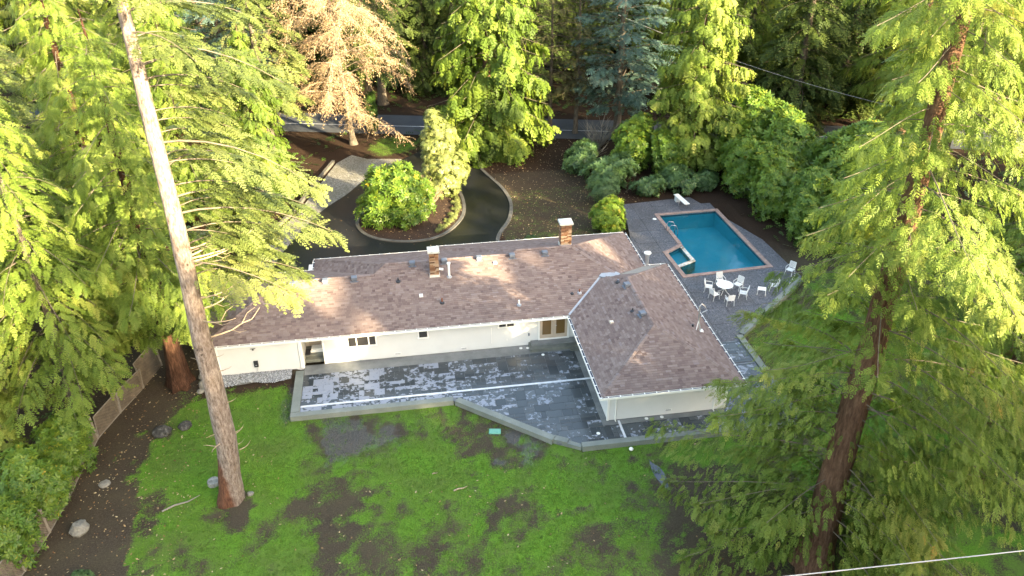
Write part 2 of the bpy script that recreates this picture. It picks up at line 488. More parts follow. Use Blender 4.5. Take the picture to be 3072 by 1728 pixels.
# ------------------------------------------------------------------ polygon tools
def clip_hp(poly, a, b):
    """keep the part of a polygon left of the line a -> b"""
    out = []
    n = len(poly)
    ex, ey = b[0]-a[0], b[1]-a[1]
    side = [ex*(q[1]-a[1])-ey*(q[0]-a[0]) for q in poly]
    for i in range(n):
        j = (i+1) % n
        if side[i] >= 0: out.append(poly[i])
        if (side[i] >= 0) != (side[j] >= 0):
            t = side[i]/(side[i]-side[j])
            out.append((poly[i][0]+t*(poly[j][0]-poly[i][0]), poly[i][1]+t*(poly[j][1]-poly[i][1])))
    return out
def area(poly):
    return .5*sum(poly[i][0]*poly[(i+1) % len(poly)][1]-poly[(i+1) % len(poly)][0]*poly[i][1] for i in range(len(poly)))
def ccw(poly):
    return poly if area(poly) > 0 else poly[::-1]
def clip_conv(poly, conv):
    for i in range(len(conv)):
        poly = clip_hp(poly, conv[i], conv[(i+1) % len(conv)])
        if len(poly) < 3: return []
    return poly
def inside(poly, x, y):
    c = False; n = len(poly)
    for i in range(n):
        x1, y1 = poly[i]; x2, y2 = poly[i-1]
        if (y1 > y) != (y2 > y) and x < (x2-x1)*(y-y1)/(y2-y1)+x1: c = not c
    return c
def inside_np(poly, x, y):
    c = np.zeros(x.shape, bool)
    for i in range(len(poly)):
        x1, y1 = poly[i]; x2, y2 = poly[i-1]
        if y1 == y2: continue
        c ^= ((y1 > y) != (y2 > y)) & (x < (x2-x1)*(y-y1)/(y2-y1)+x1)
    return c
def smooth_line(pts, n=6, closed=False):
    """Catmull-Rom through the points"""
    P = [np.array(q, float) for q in pts]; out = []
    m = len(P) if closed else len(P)-1
    for i in range(m):
        p0 = P[(i-1) % len(P)] if closed or i > 0 else P[0]
        p1 = P[i]; p2 = P[(i+1) % len(P)]
        p3 = P[(i+2) % len(P)] if closed or i+2 < len(P) else P[-1]
        for k in range(n):
            t = k/n
            out.append(tuple(.5*((2*p1)+(-p0+p2)*t+(2*p0-5*p1+4*p2-p3)*t*t+(-p0+3*p1-3*p2+p3)*t**3)))
    if not closed: out.append(tuple(P[-1]))
    return out
def offset_line(pts, d, closed=False):
    out = []; n = len(pts)
    for i in range(n):
        a = pts[i-1] if (closed or i > 0) else pts[i]; b = pts[(i+1) % n] if (closed or i < n-1) else pts[i]
        dx, dy = b[0]-a[0], b[1]-a[1]; L = math.hypot(dx, dy) or 1
        out.append((pts[i][0]-dy/L*d, pts[i][1]+dx/L*d))
    return out
def sheet(name, pts, z, mat):
    me = bpy.data.meshes.new(name)
    me.from_pydata([(q[0], q[1], z) for q in ccw(pts)], [], [tuple(range(len(pts)))])
    import bmesh
    bm = bmesh.new(); bm.from_mesh(me); bmesh.ops.triangulate(bm, faces=bm.faces[:]); bm.to_mesh(me); bm.free()
    me.materials.append(mat)
    return tag(link(name, me), kind='structure')
def ribbon(mb, a, b, z0, z1):
    """a kerb of rectangular section between two edge lines"""
    for i in range(len(a)-1):
        q = [a[i], a[i+1], b[i+1], b[i]]
        mb.prism(ccw(q), z0, z1)

# ------------------------------------------------------------------ ground
LAWN = -0.24
POOL_IN = [(20.75, 49.84), (27.53, 50.26), (27.22, 60.43), (22.0, 60.35), (22.2, 54.56), (20.55, 53.5)]
def steps(*seg):
    o = []
    for a, b, s in seg: o += list(np.arange(a, b, s))
    o.append(seg[-1][1])
    return np.array(o)
gx_ = steps((-170, -36, 6), (-36, 44, .25), (44, 200, 6))
gy_ = steps((-90, 18, 4), (18, 66, .25), (66, 100, .6), (100, 270, 6))
GX, GY = np.meshgrid(gx_, gy_)
def ground_h(x, y):
    z = LAWN+.12*sstep(38, 47, y)
    g = sstep(-13.6, -12.6, x)*(1-sstep(-7.5, -7.3, x))*sstep(39.9, 41.3, y)*(1-sstep(44, 47, y))
    z = z*(1-g)+(-.07)*g
    far = sstep(96, 150, y)
    z = z+far*1.5*fbm(x*.03, y*.03, 5)
    return z
GZ = ground_h(GX, GY)
GZ = GZ+(fbm(GX*.55, GY*.55, 3)-.5)*.07
GZ = np.where((GX > 20.0) & (GX < 28.0) & (GY > 49.45) & (GY < 60.95), -2.7, GZ)
GZ = np.where((GX > -12) & (GX < 18) & (GY > 43) & (GY < 53), -.5, GZ)
GZ = np.where((GX > -7) & (GX < 21.3) & (GY > 38.2) & (GY < 53), np.minimum(GZ, -.4), GZ)
GZ = np.where((GX > 18.2) & (GX < 29) & (GY > 44) & (GY < 62), np.minimum(GZ, -.3), GZ)
# asphalt, gravel and beds lie on the level front court
mask = np.zeros(GX.shape+(4,), np.float32); mask[..., 3] = 1
lawn_poly = [at(*q, LAWN) for q in ((600, 1180), (500, 1270), (440, 1350), (420, 1420), (415, 1500), (395, 1600), (370, 1760), (1500, 1800), (3100, 1900), (3072, 1000), (2500, 850), (2340, 1010), (2390, 1235), (1746, 1352), (1365, 1215), (870, 1260), (890, 1160))]
def blob(px, py, rpx, a):
    c = at(px, py, LAWN); e = at(px+rpx, py, LAWN)
    r = math.hypot(e[0]-c[0], e[1]-c[1])
    d = np.hypot((GX-c[0]), (GY-c[1])*.62)/r*(1+1.5*(fbm(GX*.9+px, GY*.9, 9)-.5)+.8*(fbm(GX*3.1, GY*3.1, 19, 2)-.5))
    return a*(1 if a > 0 else .5)*(1-sstep(.35, 1.25, d))
gm = np.where(inside_np(lawn_poly, GX, GY), .60, .0)+((fbm(GX*.42, GY*.42, 21)-.5)*1.25+(fbm(GX*1.6, GY*1.6, 33, 3)-.5)*1.15-.05)*inside_np(lawn_poly, GX, GY)
for b in ((560, 1270, 110, .35), (760, 1240, 120, .5), (800, 1340, 130, .45), (640, 1400, 150, .25), (480, 1420, 90, .2), (900, 1390, 90, .35), (830, 1470, 60, .4), (780, 1545, 40, .4), (560, 1470, 80, .3),
          (1010, 1268, 110, .2), (1260, 1250, 120, .25), (1410, 1270, 40, .3), (1200, 1360, 110, .3), (1300, 1400, 80, .35), (1180, 1450, 80, .25), (1140, 1520, 50, .3), (1400, 1540, 60, .2), (1330, 1470, 60, .25),
          (820, 1690, 150, .25), (900, 1640, 90, .15), (560, 1640, 90, .2), (1640, 1440, 60, .4), (1660, 1490, 50, .35), (1780, 1370, 130, .3), (1900, 1390, 80, .2), (1960, 1340, 70, .2), (1660, 1650, 60, .3), (1440, 1380, 30, .3),
          (1010, 1310, 95, -.7), (1120, 1300, 110, -.65), (1220, 1290, 60, -.5), (935, 1295, 45, -.6), (960, 1450, 120, -.5), (900, 1540, 110, -.5), (790, 1600, 70, -.4), (700, 1560, 70, -.35), (560, 1550, 80, -.15), (1480, 1310, 80, -.6), (1420, 1240, 60, -.6), (1600, 1340, 60, -.6), (1490, 1380, 25, -.5), (1430, 1410, 30, -.4), (1680, 1430, 28, -.8),
          (1530, 1490, 50, -.3), (1740, 1560, 70, -.4), (1790, 1640, 60, -.4), (1560, 1660, 70, -.3), (1900, 1600, 150, -.3), (2100, 1500, 150, -.35), (2300, 1650, 250, -.4), (2500, 1600, 250, -.35), (1060, 1500, 40, -.35), (1600, 1560, 50, -.3), (1950, 1350, 40, -.15), (1340, 1680, 80, -.2), (1440, 1590, 50, -.25), (2060, 1420, 60, -.3), (650, 1500, 70, -.3), (500, 1300, 40, -.3)):
    gm = gm+blob(*b)
wallstrip = np.hypot(GX+8.5, GY-41)
gm = np.where((GX > -13.2) & (GX < -7.3) & (GY > 40.1), gm-.6*sstep(40.1, 40.7, GY), gm)
gm = np.where((GY > 31) & (GX > 22.2) & (GX < 60) & (GY < 49), np.maximum(gm, .42+(fbm(GX*.6, GY*.6, 71)-.5)*.8), gm)
gm = np.maximum(gm, .5*(1-sstep(.5, 1.1, np.hypot((GX+.2)/3.8, (GY-82)/3.6)+(fbm(GX*.8, GY*.8, 61)-.5)*.9)))
gm = np.where((GX > 8) & (GX < 17) & (GY > 55) & (GY < 68), .22+(fbm(GX*.5, GY*.5, 2)-.5)*.3, gm)
mask[..., 0] = np.clip(gm, 0, 1)
wet = np.zeros(GX.shape)
for b in ((1040, 1320, 60, .9), (1010, 1300, 70, .75), (1120, 1310, 60, .5), (1180, 1305, 50, .45), (870, 1215, 30, .95), (860, 1250, 24, .95), (880, 1180, 18, .9), (1530, 1310, 40, .55), (1600, 1340, 50, .6), (1490, 1385, 16, .7), (1000, 1345, 40, .6)):
    wet = wet+blob(*b)
mask[..., 1] = np.clip(wet, 0, 1)
lt = np.clip(sstep(50, 56, GY)*.9*(GY > 50)+np.where((GX < -13) & (GY > 30), .15, 0), 0, 1)
lt = np.where((GX > -13.2) & (GX < -7.3) & (GY > 40.0) & (GY < 42), .75, lt)
lt = np.where(GY > 84, .8, lt)
lt = np.where((GX > 8) & (GX < 18) & (GY > 55) & (GY < 72), .35, lt)
mask[..., 2] = lt
ny, nx = GX.shape
idx = np.arange(ny*nx).reshape(ny, nx)
F = np.stack([idx[:-1, :-1], idx[:-1, 1:], idx[1:, 1:], idx[1:, :-1]], -1).reshape(-1, 4)
gme = mesh_np('ground', np.stack([GX, GY, GZ], -1).reshape(-1, 3), F, M['ground'], smooth=True)
ca = gme.attributes.new('mask', 'FLOAT_COLOR', 'POINT')
ca.data.foreach_set('color', mask.reshape(-1))
tag(link('ground', gme), kind='structure')
from bisect import bisect
def gz(x, y):
    i = min(max(bisect(gx_, x)-1, 0), len(gx_)-2); j = min(max(bisect(gy_, y)-1, 0), len(gy_)-2)
    u = (x-gx_[i])/(gx_[i+1]-gx_[i]); v = (y-gy_[j])/(gy_[j+1]-gy_[j])
    return float((GZ[j, i]*(1-u)+GZ[j, i+1]*u)*(1-v)+(GZ[j+1, i]*(1-u)+GZ[j+1, i+1]*u)*v)
def gm_at(x, y):
    i = min(max(bisect(gx_, x)-1, 0), len(gx_)-2); j = min(max(bisect(gy_, y)-1, 0), len(gy_)-2)
    return float(mask[j, i, 0])

# ------------------------------------------------------------------ drive, road, gravel, kerbs, island bed
DL = smooth_line([(-11.2, 52.6), (-10.49, 55.48), (-9.59, 59.5), (-7.26, 65.84), (-5.03, 69.49), (-2.89, 73.56), (-.22, 76.62), (1.92, 79.07), (3.3, 82.2), (3.6, 87.0)], 5)
DR = smooth_line([(7.6, 86.2), (7.1, 82.5), (6.98, 79.19), (7.89, 73.46), (9.21, 68.66), (9.55, 65.19), (8.9, 61.79), (7.4, 58.22), (6.9, 52.6)], 5)
sheet('driveway', DL+DR, -.035, M['asphalt'])
def road_y(x): return 88.9-.25*(x+2)
rd = [(x, road_y(x)-3.3) for x in range(-90, 130, 10)]+[(x, road_y(x)+3.3) for x in range(120, -100, -10)]
sheet('road', rd, -.03, M['road_asphalt'])
ln = [(x, road_y(x)-.6) for x in range(-90, 130, 10)]+[(x, road_y(x)-.48) for x in range(120, -100, -10)]
sheet('road_marking', ln, -.026, M['strip_white'])
sheet('gravel_strip', [(-13.4, 52.2), (-12.44, 57.14), (-10.6, 62.6), (-9.2, 66.14), (-7.3, 73.5), (-6.2, 77.6), (-4.76, 79.6), (-3.2, 78.2), (-1.2, 77.9), (.31, 77.6)]+[q for q in DL[::-1] if q[1] < 77.2], -.05, M['gravel'])
sheet('gravel_bed', [(-12.6, 42.3), (-12.6, 41.35), (-11, 41.22), (-9.5, 41.42), (-8.2, 41.3), (-7.75, 41.4), (-7.75, 42.3)], .0, M['gravel'])
kb = MB()
ribbon(kb, DR[:-4], offset_line(DR, .30)[:-4], -.2, .035)
tag(kb.build('drive_kerb', M['kerb_concrete']), kind='structure')
IS = smooth_line([(-3.81, 64.23), (-3.73, 61.91), (-2.61, 60.15), (-.44, 59.06), (2.02, 59.08), (3.81, 60.5), (5.2, 63.4), (5.46, 67.0), (4.9, 70.2), (4.0, 72.6), (2.4, 73.2), (.9, 71.6), (-2.2, 67.6)], 5, True)
kb = MB()
io = offset_line(IS, -.17, True); ii = offset_line(IS, .12, True)
ribbon(kb, io+io[:1], ii+ii[:1], -.2, .05)
tag(kb.build('island_kerb', M['kerb_concrete']), kind='structure')
rings = []; V = []; F3 = []
c0 = (.9, 65.5)
for r_, h_ in ((1, .02), (.85, .10), (.6, .22), (.3, .3)):
    V += [(c0[0]+(q[0]-c0[0])*r_, c0[1]+(q[1]-c0[1])*r_, h_+random.uniform(-.03, .03)*(r_ < 1)) for q in ii]
n = len(ii)
for k_ in range(3):
    for i in range(n): F3.append((k_*n+i, k_*n+(i+1) % n, (k_+1)*n+(i+1) % n, (k_+1)*n+i))
V.append((c0[0], c0[1], .32))
me = bpy.data.meshes.new('island_bed'); me.from_pydata(V, [], F3+[(3*n+i, 3*n+(i+1) % n, 4*n) for i in range(n)]); me.materials.append(M['mulch'])
tag(link('island_bed', me), kind='structure')
# low concrete wall that holds the gravel strip on the forest side
rw = MB()
pts = [(-13.9, 52.0), (-12.75, 57.14), (-10.9, 62.7), (-9.5, 66.2), (-7.6, 73.6), (-6.4, 77.9)]
ribbon(rw, pts, offset_line(pts, .28), -.9, .16)
o = rw.build('retaining_wall', M['kerb_concrete'])
tag(o, 'low concrete retaining wall along the forest side of the gravel strip', 'wall')

# ------------------------------------------------------------------ terrace
def thing_mesh(name, mb, mat, label, cat, group=None, smooth=False, **kw):
    return tag(mb.build(name, mat, smooth=smooth, **kw), label, cat, group)
sub = MB(); sub.prism([(-7.2, 37.7), (2.0, 37.7), (7.5, 33.1), (8.75, 32.5), (21.6, 32.5), (21.5, 41.2), (18.0, 41.2), (18.0, 42.6), (-7.0, 42.6)], -.45, -.02)
tag(sub.build('terrace_base', M['paver_joint']), kind='structure')
TERR = [(-6.93, 37.9), (2.12, 37.9), (7.35, 33.62), (7.75, 33.30), (8.72, 32.72), (21.3, 32.72), (21.3, 41.0), (18.0, 41.0), (16.9, 34.5), (10.8, 34.5), (10.8, 42.0), (-6.93, 42.0)]
T_CONVEX = [ccw([(-6.93, 37.88), (2.12, 37.88), (10.3, 37.88), (10.3, 41.62), (-6.93, 41.62)]), ccw([(2.2, 37.88), (7.35, 33.62), (8.72, 32.72), (10.3, 32.72), (10.3, 37.88)]),
            ccw([(10.3, 32.72), (21.3, 32.72), (21.3, 33.98), (10.3, 33.98)]), ccw([(17.6, 33.98), (21.3, 33.98), (21.3, 40.9), (17.6, 40.9)])]
patio = tag(empty('paved_terrace', (2, 37, 0)), kind='structure')
CELL = .31
ncx = int(28.4/CELL); ncy = int(9.4/CELL)
used = np.zeros((ncx+4, ncy+4), bool)
tiles = []
rr = random.Random(5)
for i in range(ncx):
    for j in range(ncy):
        if used[i, j]: continue
        opts = [(2, 1), (2, 2), (1, 1), (3, 2), (2, 1), (2, 3), (1, 2), (3, 1)]
        rr.shuffle(opts)
        for a, b in opts+[(1, 1)]:
            if not used[i:i+a, j:j+b].any():
                used[i:i+a, j:j+b] = True; tiles.append((i, j, a, b)); break
strips = [(-7, 10.8, 38.40, 38.56), (11.22, 11.36, 32.6, 34.4)]
pieces = []
for i, j, a, b in tiles:
    x0, y0 = -6.95+i*CELL, 32.70+j*CELL
    q = [(x0+.008, y0+.008), (x0+a*CELL-.008, y0+.008), (x0+a*CELL-.008, y0+b*CELL-.008), (x0+.008, y0+b*CELL-.008)]
    for cv in T_CONVEX:
        c = clip_conv(q, cv)
        if len(c) < 3 or abs(area(c)) < .006: continue
        parts = [c]
        for sx0, sx1, sy0, sy1 in strips:
            nn = []
            for c_ in parts:
                if sx1-sx0 > sy1-sy0:
                    nn += [z_ for z_ in (clip_hp(c_, (0, sy1), (1, sy1)), clip_hp(c_, (1, sy0), (0, sy0))) if len(z_) > 2 and abs(area(z_)) > .004]
                elif min(p_[1] for p_ in c_) < 34.4:
                    nn += [z_ for z_ in (clip_hp(c_, (sx1, 1), (sx1, 0)), clip_hp(c_, (sx0, 0), (sx0, 1))) if len(z_) > 2 and abs(area(z_)) > .004]
                else: nn.append(c_)
            parts = nn
        pieces += parts
def paver(mb, c, tone, h):
    n = len(c); cx = sum(q[0] for q in c)/n; cy = sum(q[1] for q in c)/n
    ins = [(q[0]+(cx-q[0])*.03, q[1]+(cy-q[1])*.03) for q in c]
    vs_ = [(q[0], q[1], -.02) for q in c]+[(q[0], q[1], h-.006) for q in c]+[(q[0], q[1], h) for q in ins]
    fs_ = [tuple(range(2*n, 3*n))]
    for i in range(n):
        j = (i+1) % n
        fs_ += [(i, j, n+j, n+i), (n+i, n+j, 2*n+j, 2*n+i)]
    mb.add(vs_, fs_, tone)
pieces = [ccw(c) for c in pieces]
pieces.sort(key=lambda c: -abs(area(c))/((sum(q[1] for q in c)/len(c))**2))
rest = MB()
for k_, c in enumerate(pieces):
    if k_ < 300:
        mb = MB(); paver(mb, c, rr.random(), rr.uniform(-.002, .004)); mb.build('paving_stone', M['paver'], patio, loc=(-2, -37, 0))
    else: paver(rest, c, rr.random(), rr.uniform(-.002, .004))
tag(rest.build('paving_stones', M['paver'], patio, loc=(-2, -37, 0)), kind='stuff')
bnd = MB(); bnd.box(-6.95, 10.6, 41.63, 42.64, -.03, .006); bnd.box(10.31, 10.62, 34.0, 41.62, -.03, .006); bnd.box(10.622, 17.6, 33.99, 34.36, -.03, .006)
bnd.build('concrete_band', M['band_concrete'], patio, loc=(-2, -37, 0))
dr = MB(); dr.box(-6.95, 10.75, 38.405, 38.555, -.03, .012); dr.build('channel_drain', M['strip_white'], patio, loc=(-2, -37, 0))
dr = MB(); dr.box(11.225, 11.355, 32.72, 34.3, -.03, .012); dr.build('channel_drain', M['strip_white'], patio, loc=(-2, -37, 0))
for x, y in ((9.87, 33.39), (12.93, 34.2), (13.85, 34.2), (6.9, 42.35), (7.35, 42.3), (10.45, 41.7), (8.2, 41.4)):
    d_ = MB(); d_.lathe((x, y, .004), [(.11, 0), (.11, .012), (.09, .016), (.03, .016)], 12); d_.build('drain_cover', M['pvc_white'], patio, loc=(-2, -37, 0))

# concrete wall that edges the terrace: cap and face, cast in lengths
tw = empty('terrace_wall', (2, 37.7, 0))
tag(tw, 'grey concrete retaining wall edging the slate terrace above the lawn', 'wall')
def wall_run(pts, wd, z0, z1, seg=3.2):
    for a, b in zip(pts[:-1], pts[1:]):
        L = math.hypot(b[0]-a[0], b[1]-a[1]); n = max(1, round(L/seg))
        ux_, uy_ = (b[0]-a[0])/L, (b[1]-a[1])/L
        for i in range(n):
            s0, s1 = L*i/n+.004, L*(i+1)/n-.004
            p0 = (a[0]+ux_*s0, a[1]+uy_*s0); p1 = (a[0]+ux_*s1, a[1]+uy_*s1)
            q = ccw([p0, p1, (p1[0]-uy_*wd, p1[1]+ux_*wd), (p0[0]-uy_*wd, p0[1]+ux_*wd)])
            m_ = MB(); m_.prism(q, z0, z1); m_.build('wall_section', M['wall_concrete'], tw, loc=(-2, -37.7, 0))
wall_run([(-7.46, 42.0), (-7.46, 37.92)], .5, -.7, .10)
wall_run([(-7.46, 37.48), (2.05, 37.48)], .40, -.7, .103)
wall_run([(2.12, 37.46), (7.16, 33.16)], .42, -.7, .10)
wall_run([(8.72, 32.33), (21.9, 32.33)], .38, -.7, .103)
wall_run([(21.9, 32.36), (21.75, 41.4)], .42, -.7, .12)
wall_run([(21.9, 41.4), (29.2, 47.75)], .42, -.7, .11)
for i, (a, b) in enumerate((((7.22, 33.28), (7.95, 32.86)), ((7.97, 32.84), (8.66, 32.44)))):
    s_ = MB(); z1 = .06-.07*i
    dx, dy = b[0]-a[0], b[1]-a[1]; L = math.hypot(dx, dy); nx_, ny_ = -dy/L*.38, dx/L*.38
    s_.prism(ccw([a, b, (b[0]+nx_, b[1]+ny_), (a[0]+nx_, a[1]+ny_)]), -.7, z1); s_.build('step', M['wall_concrete'], tw, loc=(-2, -37.7, 0))

# ------------------------------------------------------------------ pool and its deck
deck = tag(empty('pool_deck', (24, 52, 0)), kind='structure')
DECK = ccw([(16.9, 53.3), (18.9, 57.3), (19.6, 63.05), (28.5, 63.8), (29.0, 54.4), (30.7, 49.2), (29.0, 47.95), (21.62, 41.5), (21.3, 41.0), (17.7, 41.0), (17.7, 48.0), (16.4, 48.0), (16.4, 53.3)])
xs = [16.4, 18.6, 20.25, 22.0, 24.3, 26.7, 29.0, 31.2]; ys = [41.0, 43.0, 45.0, 47.3, 49.6, 51.6, 53.7, 55.4, 57.6, 59.8, 62.1, 64.2]
a_, b_, c_, d_, e_, f_ = POOL_IN
def off_in(p0, p1, d):
    L = math.hypot(p1[0]-p0[0], p1[1]-p0[1]); nx_, ny_ = (p1[1]-p0[1])/L*d, -(p1[0]-p0[0])/L*d
    return (p0[0]+nx_, p0[1]+ny_), (p1[0]+nx_, p1[1]+ny_)
outs = [off_in(POOL_IN[i], POOL_IN[(i+1) % 6], .16) for i in range(6)]
def rev(l): return (l[1], l[0])
for i in range(len(xs)-1):
    for j in range(len(ys)-1):
        q = [(xs[i]+.012, ys[j]+.012), (xs[i+1]-.012, ys[j]+.012), (xs[i+1]-.012, ys[j+1]-.012), (xs[i]+.012, ys[j+1]-.012)]
        # the parts outside the pool, one side at a time (south, east, north, then the two western steps)
        todo = [q]; done = []
        for k_ in (0, 1, 2):
            nxt = []
            for t_ in todo:
                o1 = clip_hp(t_, *rev(outs[k_])); i1 = clip_hp(t_, *outs[k_])
                if len(o1) > 2 and abs(area(o1)) > .01: done.append(o1)
                if len(i1) > 2 and abs(area(i1)) > .01: nxt.append(i1)
            todo = nxt
        for t_ in todo:
            w1 = clip_hp(clip_hp(t_, *rev(outs[3])), *rev(outs[4]))           # north-west strip
            w2 = clip_hp(clip_hp(t_, *rev(outs[5])), *outs[4])                # west of the spa
            done += [z_ for z_ in (w1, w2) if len(z_) > 2 and abs(area(z_)) > .01]
        for t_ in done:
            cc = [t_]
            # trim to the outline of the deck
            if not all(inside(DECK, *p_) for p_ in t_):
                t2 = t_
                for l in (((19.6, 63.05), (28.5, 63.8)), ((28.5, 63.8), (29.0, 54.4)), ((29.0, 54.4), (30.7, 49.2))):
                    t2 = clip_hp(t2, *rev(l))
                    if len(t2) < 3: break
                if len(t2) > 2: t2 = clip_hp(t2, (21.62, 41.5), (29.0, 47.95))
                if len(t2) > 2: t2 = clip_hp(t2, (16.9, 53.3), (19.6, 63.05)) if False else clip_hp(t2, (19.6, 63.05), (18.2, 55.6))
                cc = [t2] if len(t2) > 2 else []
            for z_ in cc:
                m_ = MB(); m_.prism(ccw(z_), -.45, random.uniform(-.004, .004)); m_.build('deck_slab', M['aggregate'], deck, loc=(-24, -52, 0))
pool = empty('swimming_pool', (24, 55, 0))
tag(pool, 'turquoise swimming pool with square spa corner and pink brick coping', 'pool')
PL = (-24, -55, 0)
bs = MB()
zb = -1.55
n = 6
bs.add([(p_[0], p_[1], -.02) for p_ in POOL_IN]+[(p_[0], p_[1], -.9 if i in (0, 1, 5) else zb) for i, p_ in enumerate(POOL_IN)],
       [(i, n+i, n+(i+1) % n, (i+1) % n) for i in range(n)]+[(6, 11, 10), (6, 10, 7), (7, 10, 9), (7, 9, 8)])
bs.prism(ccw([(20.56, 53.5), (22.2, 54.5), (22.36, 51.98), (20.66, 51.15)]), -1.0, -.42)
bs.build('pool_basin', M['plaster'], pool, loc=PL)
tb = MB()
for i in range(6):
    p0, p1 = off_in(POOL_IN[i], POOL_IN[(i+1) % 6], -.006)
    tb.add([(*p0, -.24), (*p1, -.24), (*p1, -.02), (*p0, -.02)], [(0, 1, 2, 3)])
tb.build('waterline_tile', M['tile_band'], pool, loc=PL)
wm = MB(); wm.add([(p_[0], p_[1], -.085) for p_ in POOL_IN], [tuple(range(6))]); wm.build('water', M['pool_water'], pool, loc=PL)
sw = MB()
E1, G1, K1 = (22.2, 54.5), (22.36, 51.98), (20.66, 51.15)
for a, b in ((E1, G1), (G1, K1)):
    L = math.hypot(b[0]-a[0], b[1]-a[1]); n_ = int(L/.32); dx, dy = (b[0]-a[0])/L, (b[1]-a[1])/L
    for i in range(n_):
        p0 = (a[0]+dx*L*i/n_, a[1]+dy*L*i/n_); p1 = (a[0]+dx*(L*(i+1)/n_-.01), a[1]+dy*(L*(i+1)/n_-.01))
        q = ccw([p0, p1, (p1[0]+dy*.30, p1[1]-dx*.30), (p0[0]+dy*.30, p0[1]-dx*.30)])
        m_ = MB(); m_.prism(q, -1.0, -.03+random.uniform(-.01, .01)); m_.build('spa_wall_stone', M['spa_stone'], pool, loc=PL)
for i in range(6):
    p0, p1 = POOL_IN[i], POOL_IN[(i+1) % 6]
    L = math.hypot(p1[0]-p0[0], p1[1]-p0[1]); n_ = max(1, int(L/.31)); dx, dy = (p1[0]-p0[0])/L, (p1[1]-p0[1])/L
    cw = .31
    e0 = -cw if i != 4 else .02; e1 = L
    if i == 3: e1 = L-cw
    m_n = int((e1-e0)/.31)
    for k_ in range(m_n):
        s0 = e0+(e1-e0)*k_/m_n+.006; s1 = e0+(e1-e0)*(k_+1)/m_n-.006
        if s0 < -.01 and False: continue
        a = (p0[0]+dx*s0, p0[1]+dy*s0); b = (p0[0]+dx*s1, p0[1]+dy*s1)
        if i == 4: s_off = .0
        q = ccw([(a[0]-dy*.03, a[1]+dx*.03), (b[0]-dy*.03, b[1]+dx*.03), (b[0]+dy*cw, b[1]-dx*cw), (a[0]+dy*cw, a[1]-dx*cw)])
        m_ = MB(); m_.prism(q, -.02, .045+random.uniform(-.003, .003), random.random()); m_.build('coping_brick', M['coping'], pool, loc=PL)
# diving board, hand rails, skimmer lids
db = empty('diving_board', (24.68, 62.2, 0)); tag(db, 'white diving board over the far end of the pool', 'diving board')
m_ = MB(); m_.bar((-.13, 1.12, .50), (.13, -1.15, .53), .46, .06); m_.build('board', M['white_furniture'], db)
m_ = MB(); m_.box(-.3, .1, .5, .95, 0, .46); m_.build('base', M['white_furniture'], db)
m_ = MB(); m_.tube([(-.32, -.2, .45), (.32, -.12, .45)], .04); m_.tube([(-.28, -.2, 0), (-.28, -.2, .45)], .035); m_.tube([(.28, -.12, 0), (.28, -.12, .45)], .035); m_.build('fulcrum', M['steel'], db)
for k_, y in enumerate((57.45, 56.75)):
    m_ = MB(); m_.tube([(21.75, y, .0), (21.75, y, .62), (21.9, y, .78), (22.3, y, .72), (22.5, y, .3), (22.5, y, -.5)], .028, 8)
    o = m_.build('pool_rail', M['steel'], smooth=True)
    tag(o, ('far' if k_ == 0 else 'near')+' curved chrome grab rail at the pool ladder', 'grab rail')
m_ = MB(); m_.lathe((21.43, 59.67, .0), [(.17, 0), (.17, .02), (.05, .026)], 16); thing_mesh('skimmer_lid', m_, M['white_furniture'], 'round white skimmer lid set in the pool deck', 'lid')

# ------------------------------------------------------------------ house
HL = (-2.0, -42.0, 0)
house = empty('house', (2, 42, 0))
tag(house, 'long white single storey house with brown shingle roof and a front wing', 'house')
ZE, PT = 2.35, .39
xL, yF, yb1, x2, yb2, x3, yb3, xR, xa, xb, yf, yb = -12.9, 42.2, 50.88, -6.6, 52.5, 1.97, 53.1, 16.7, 10.03, 18.34, 33.7, 47.74
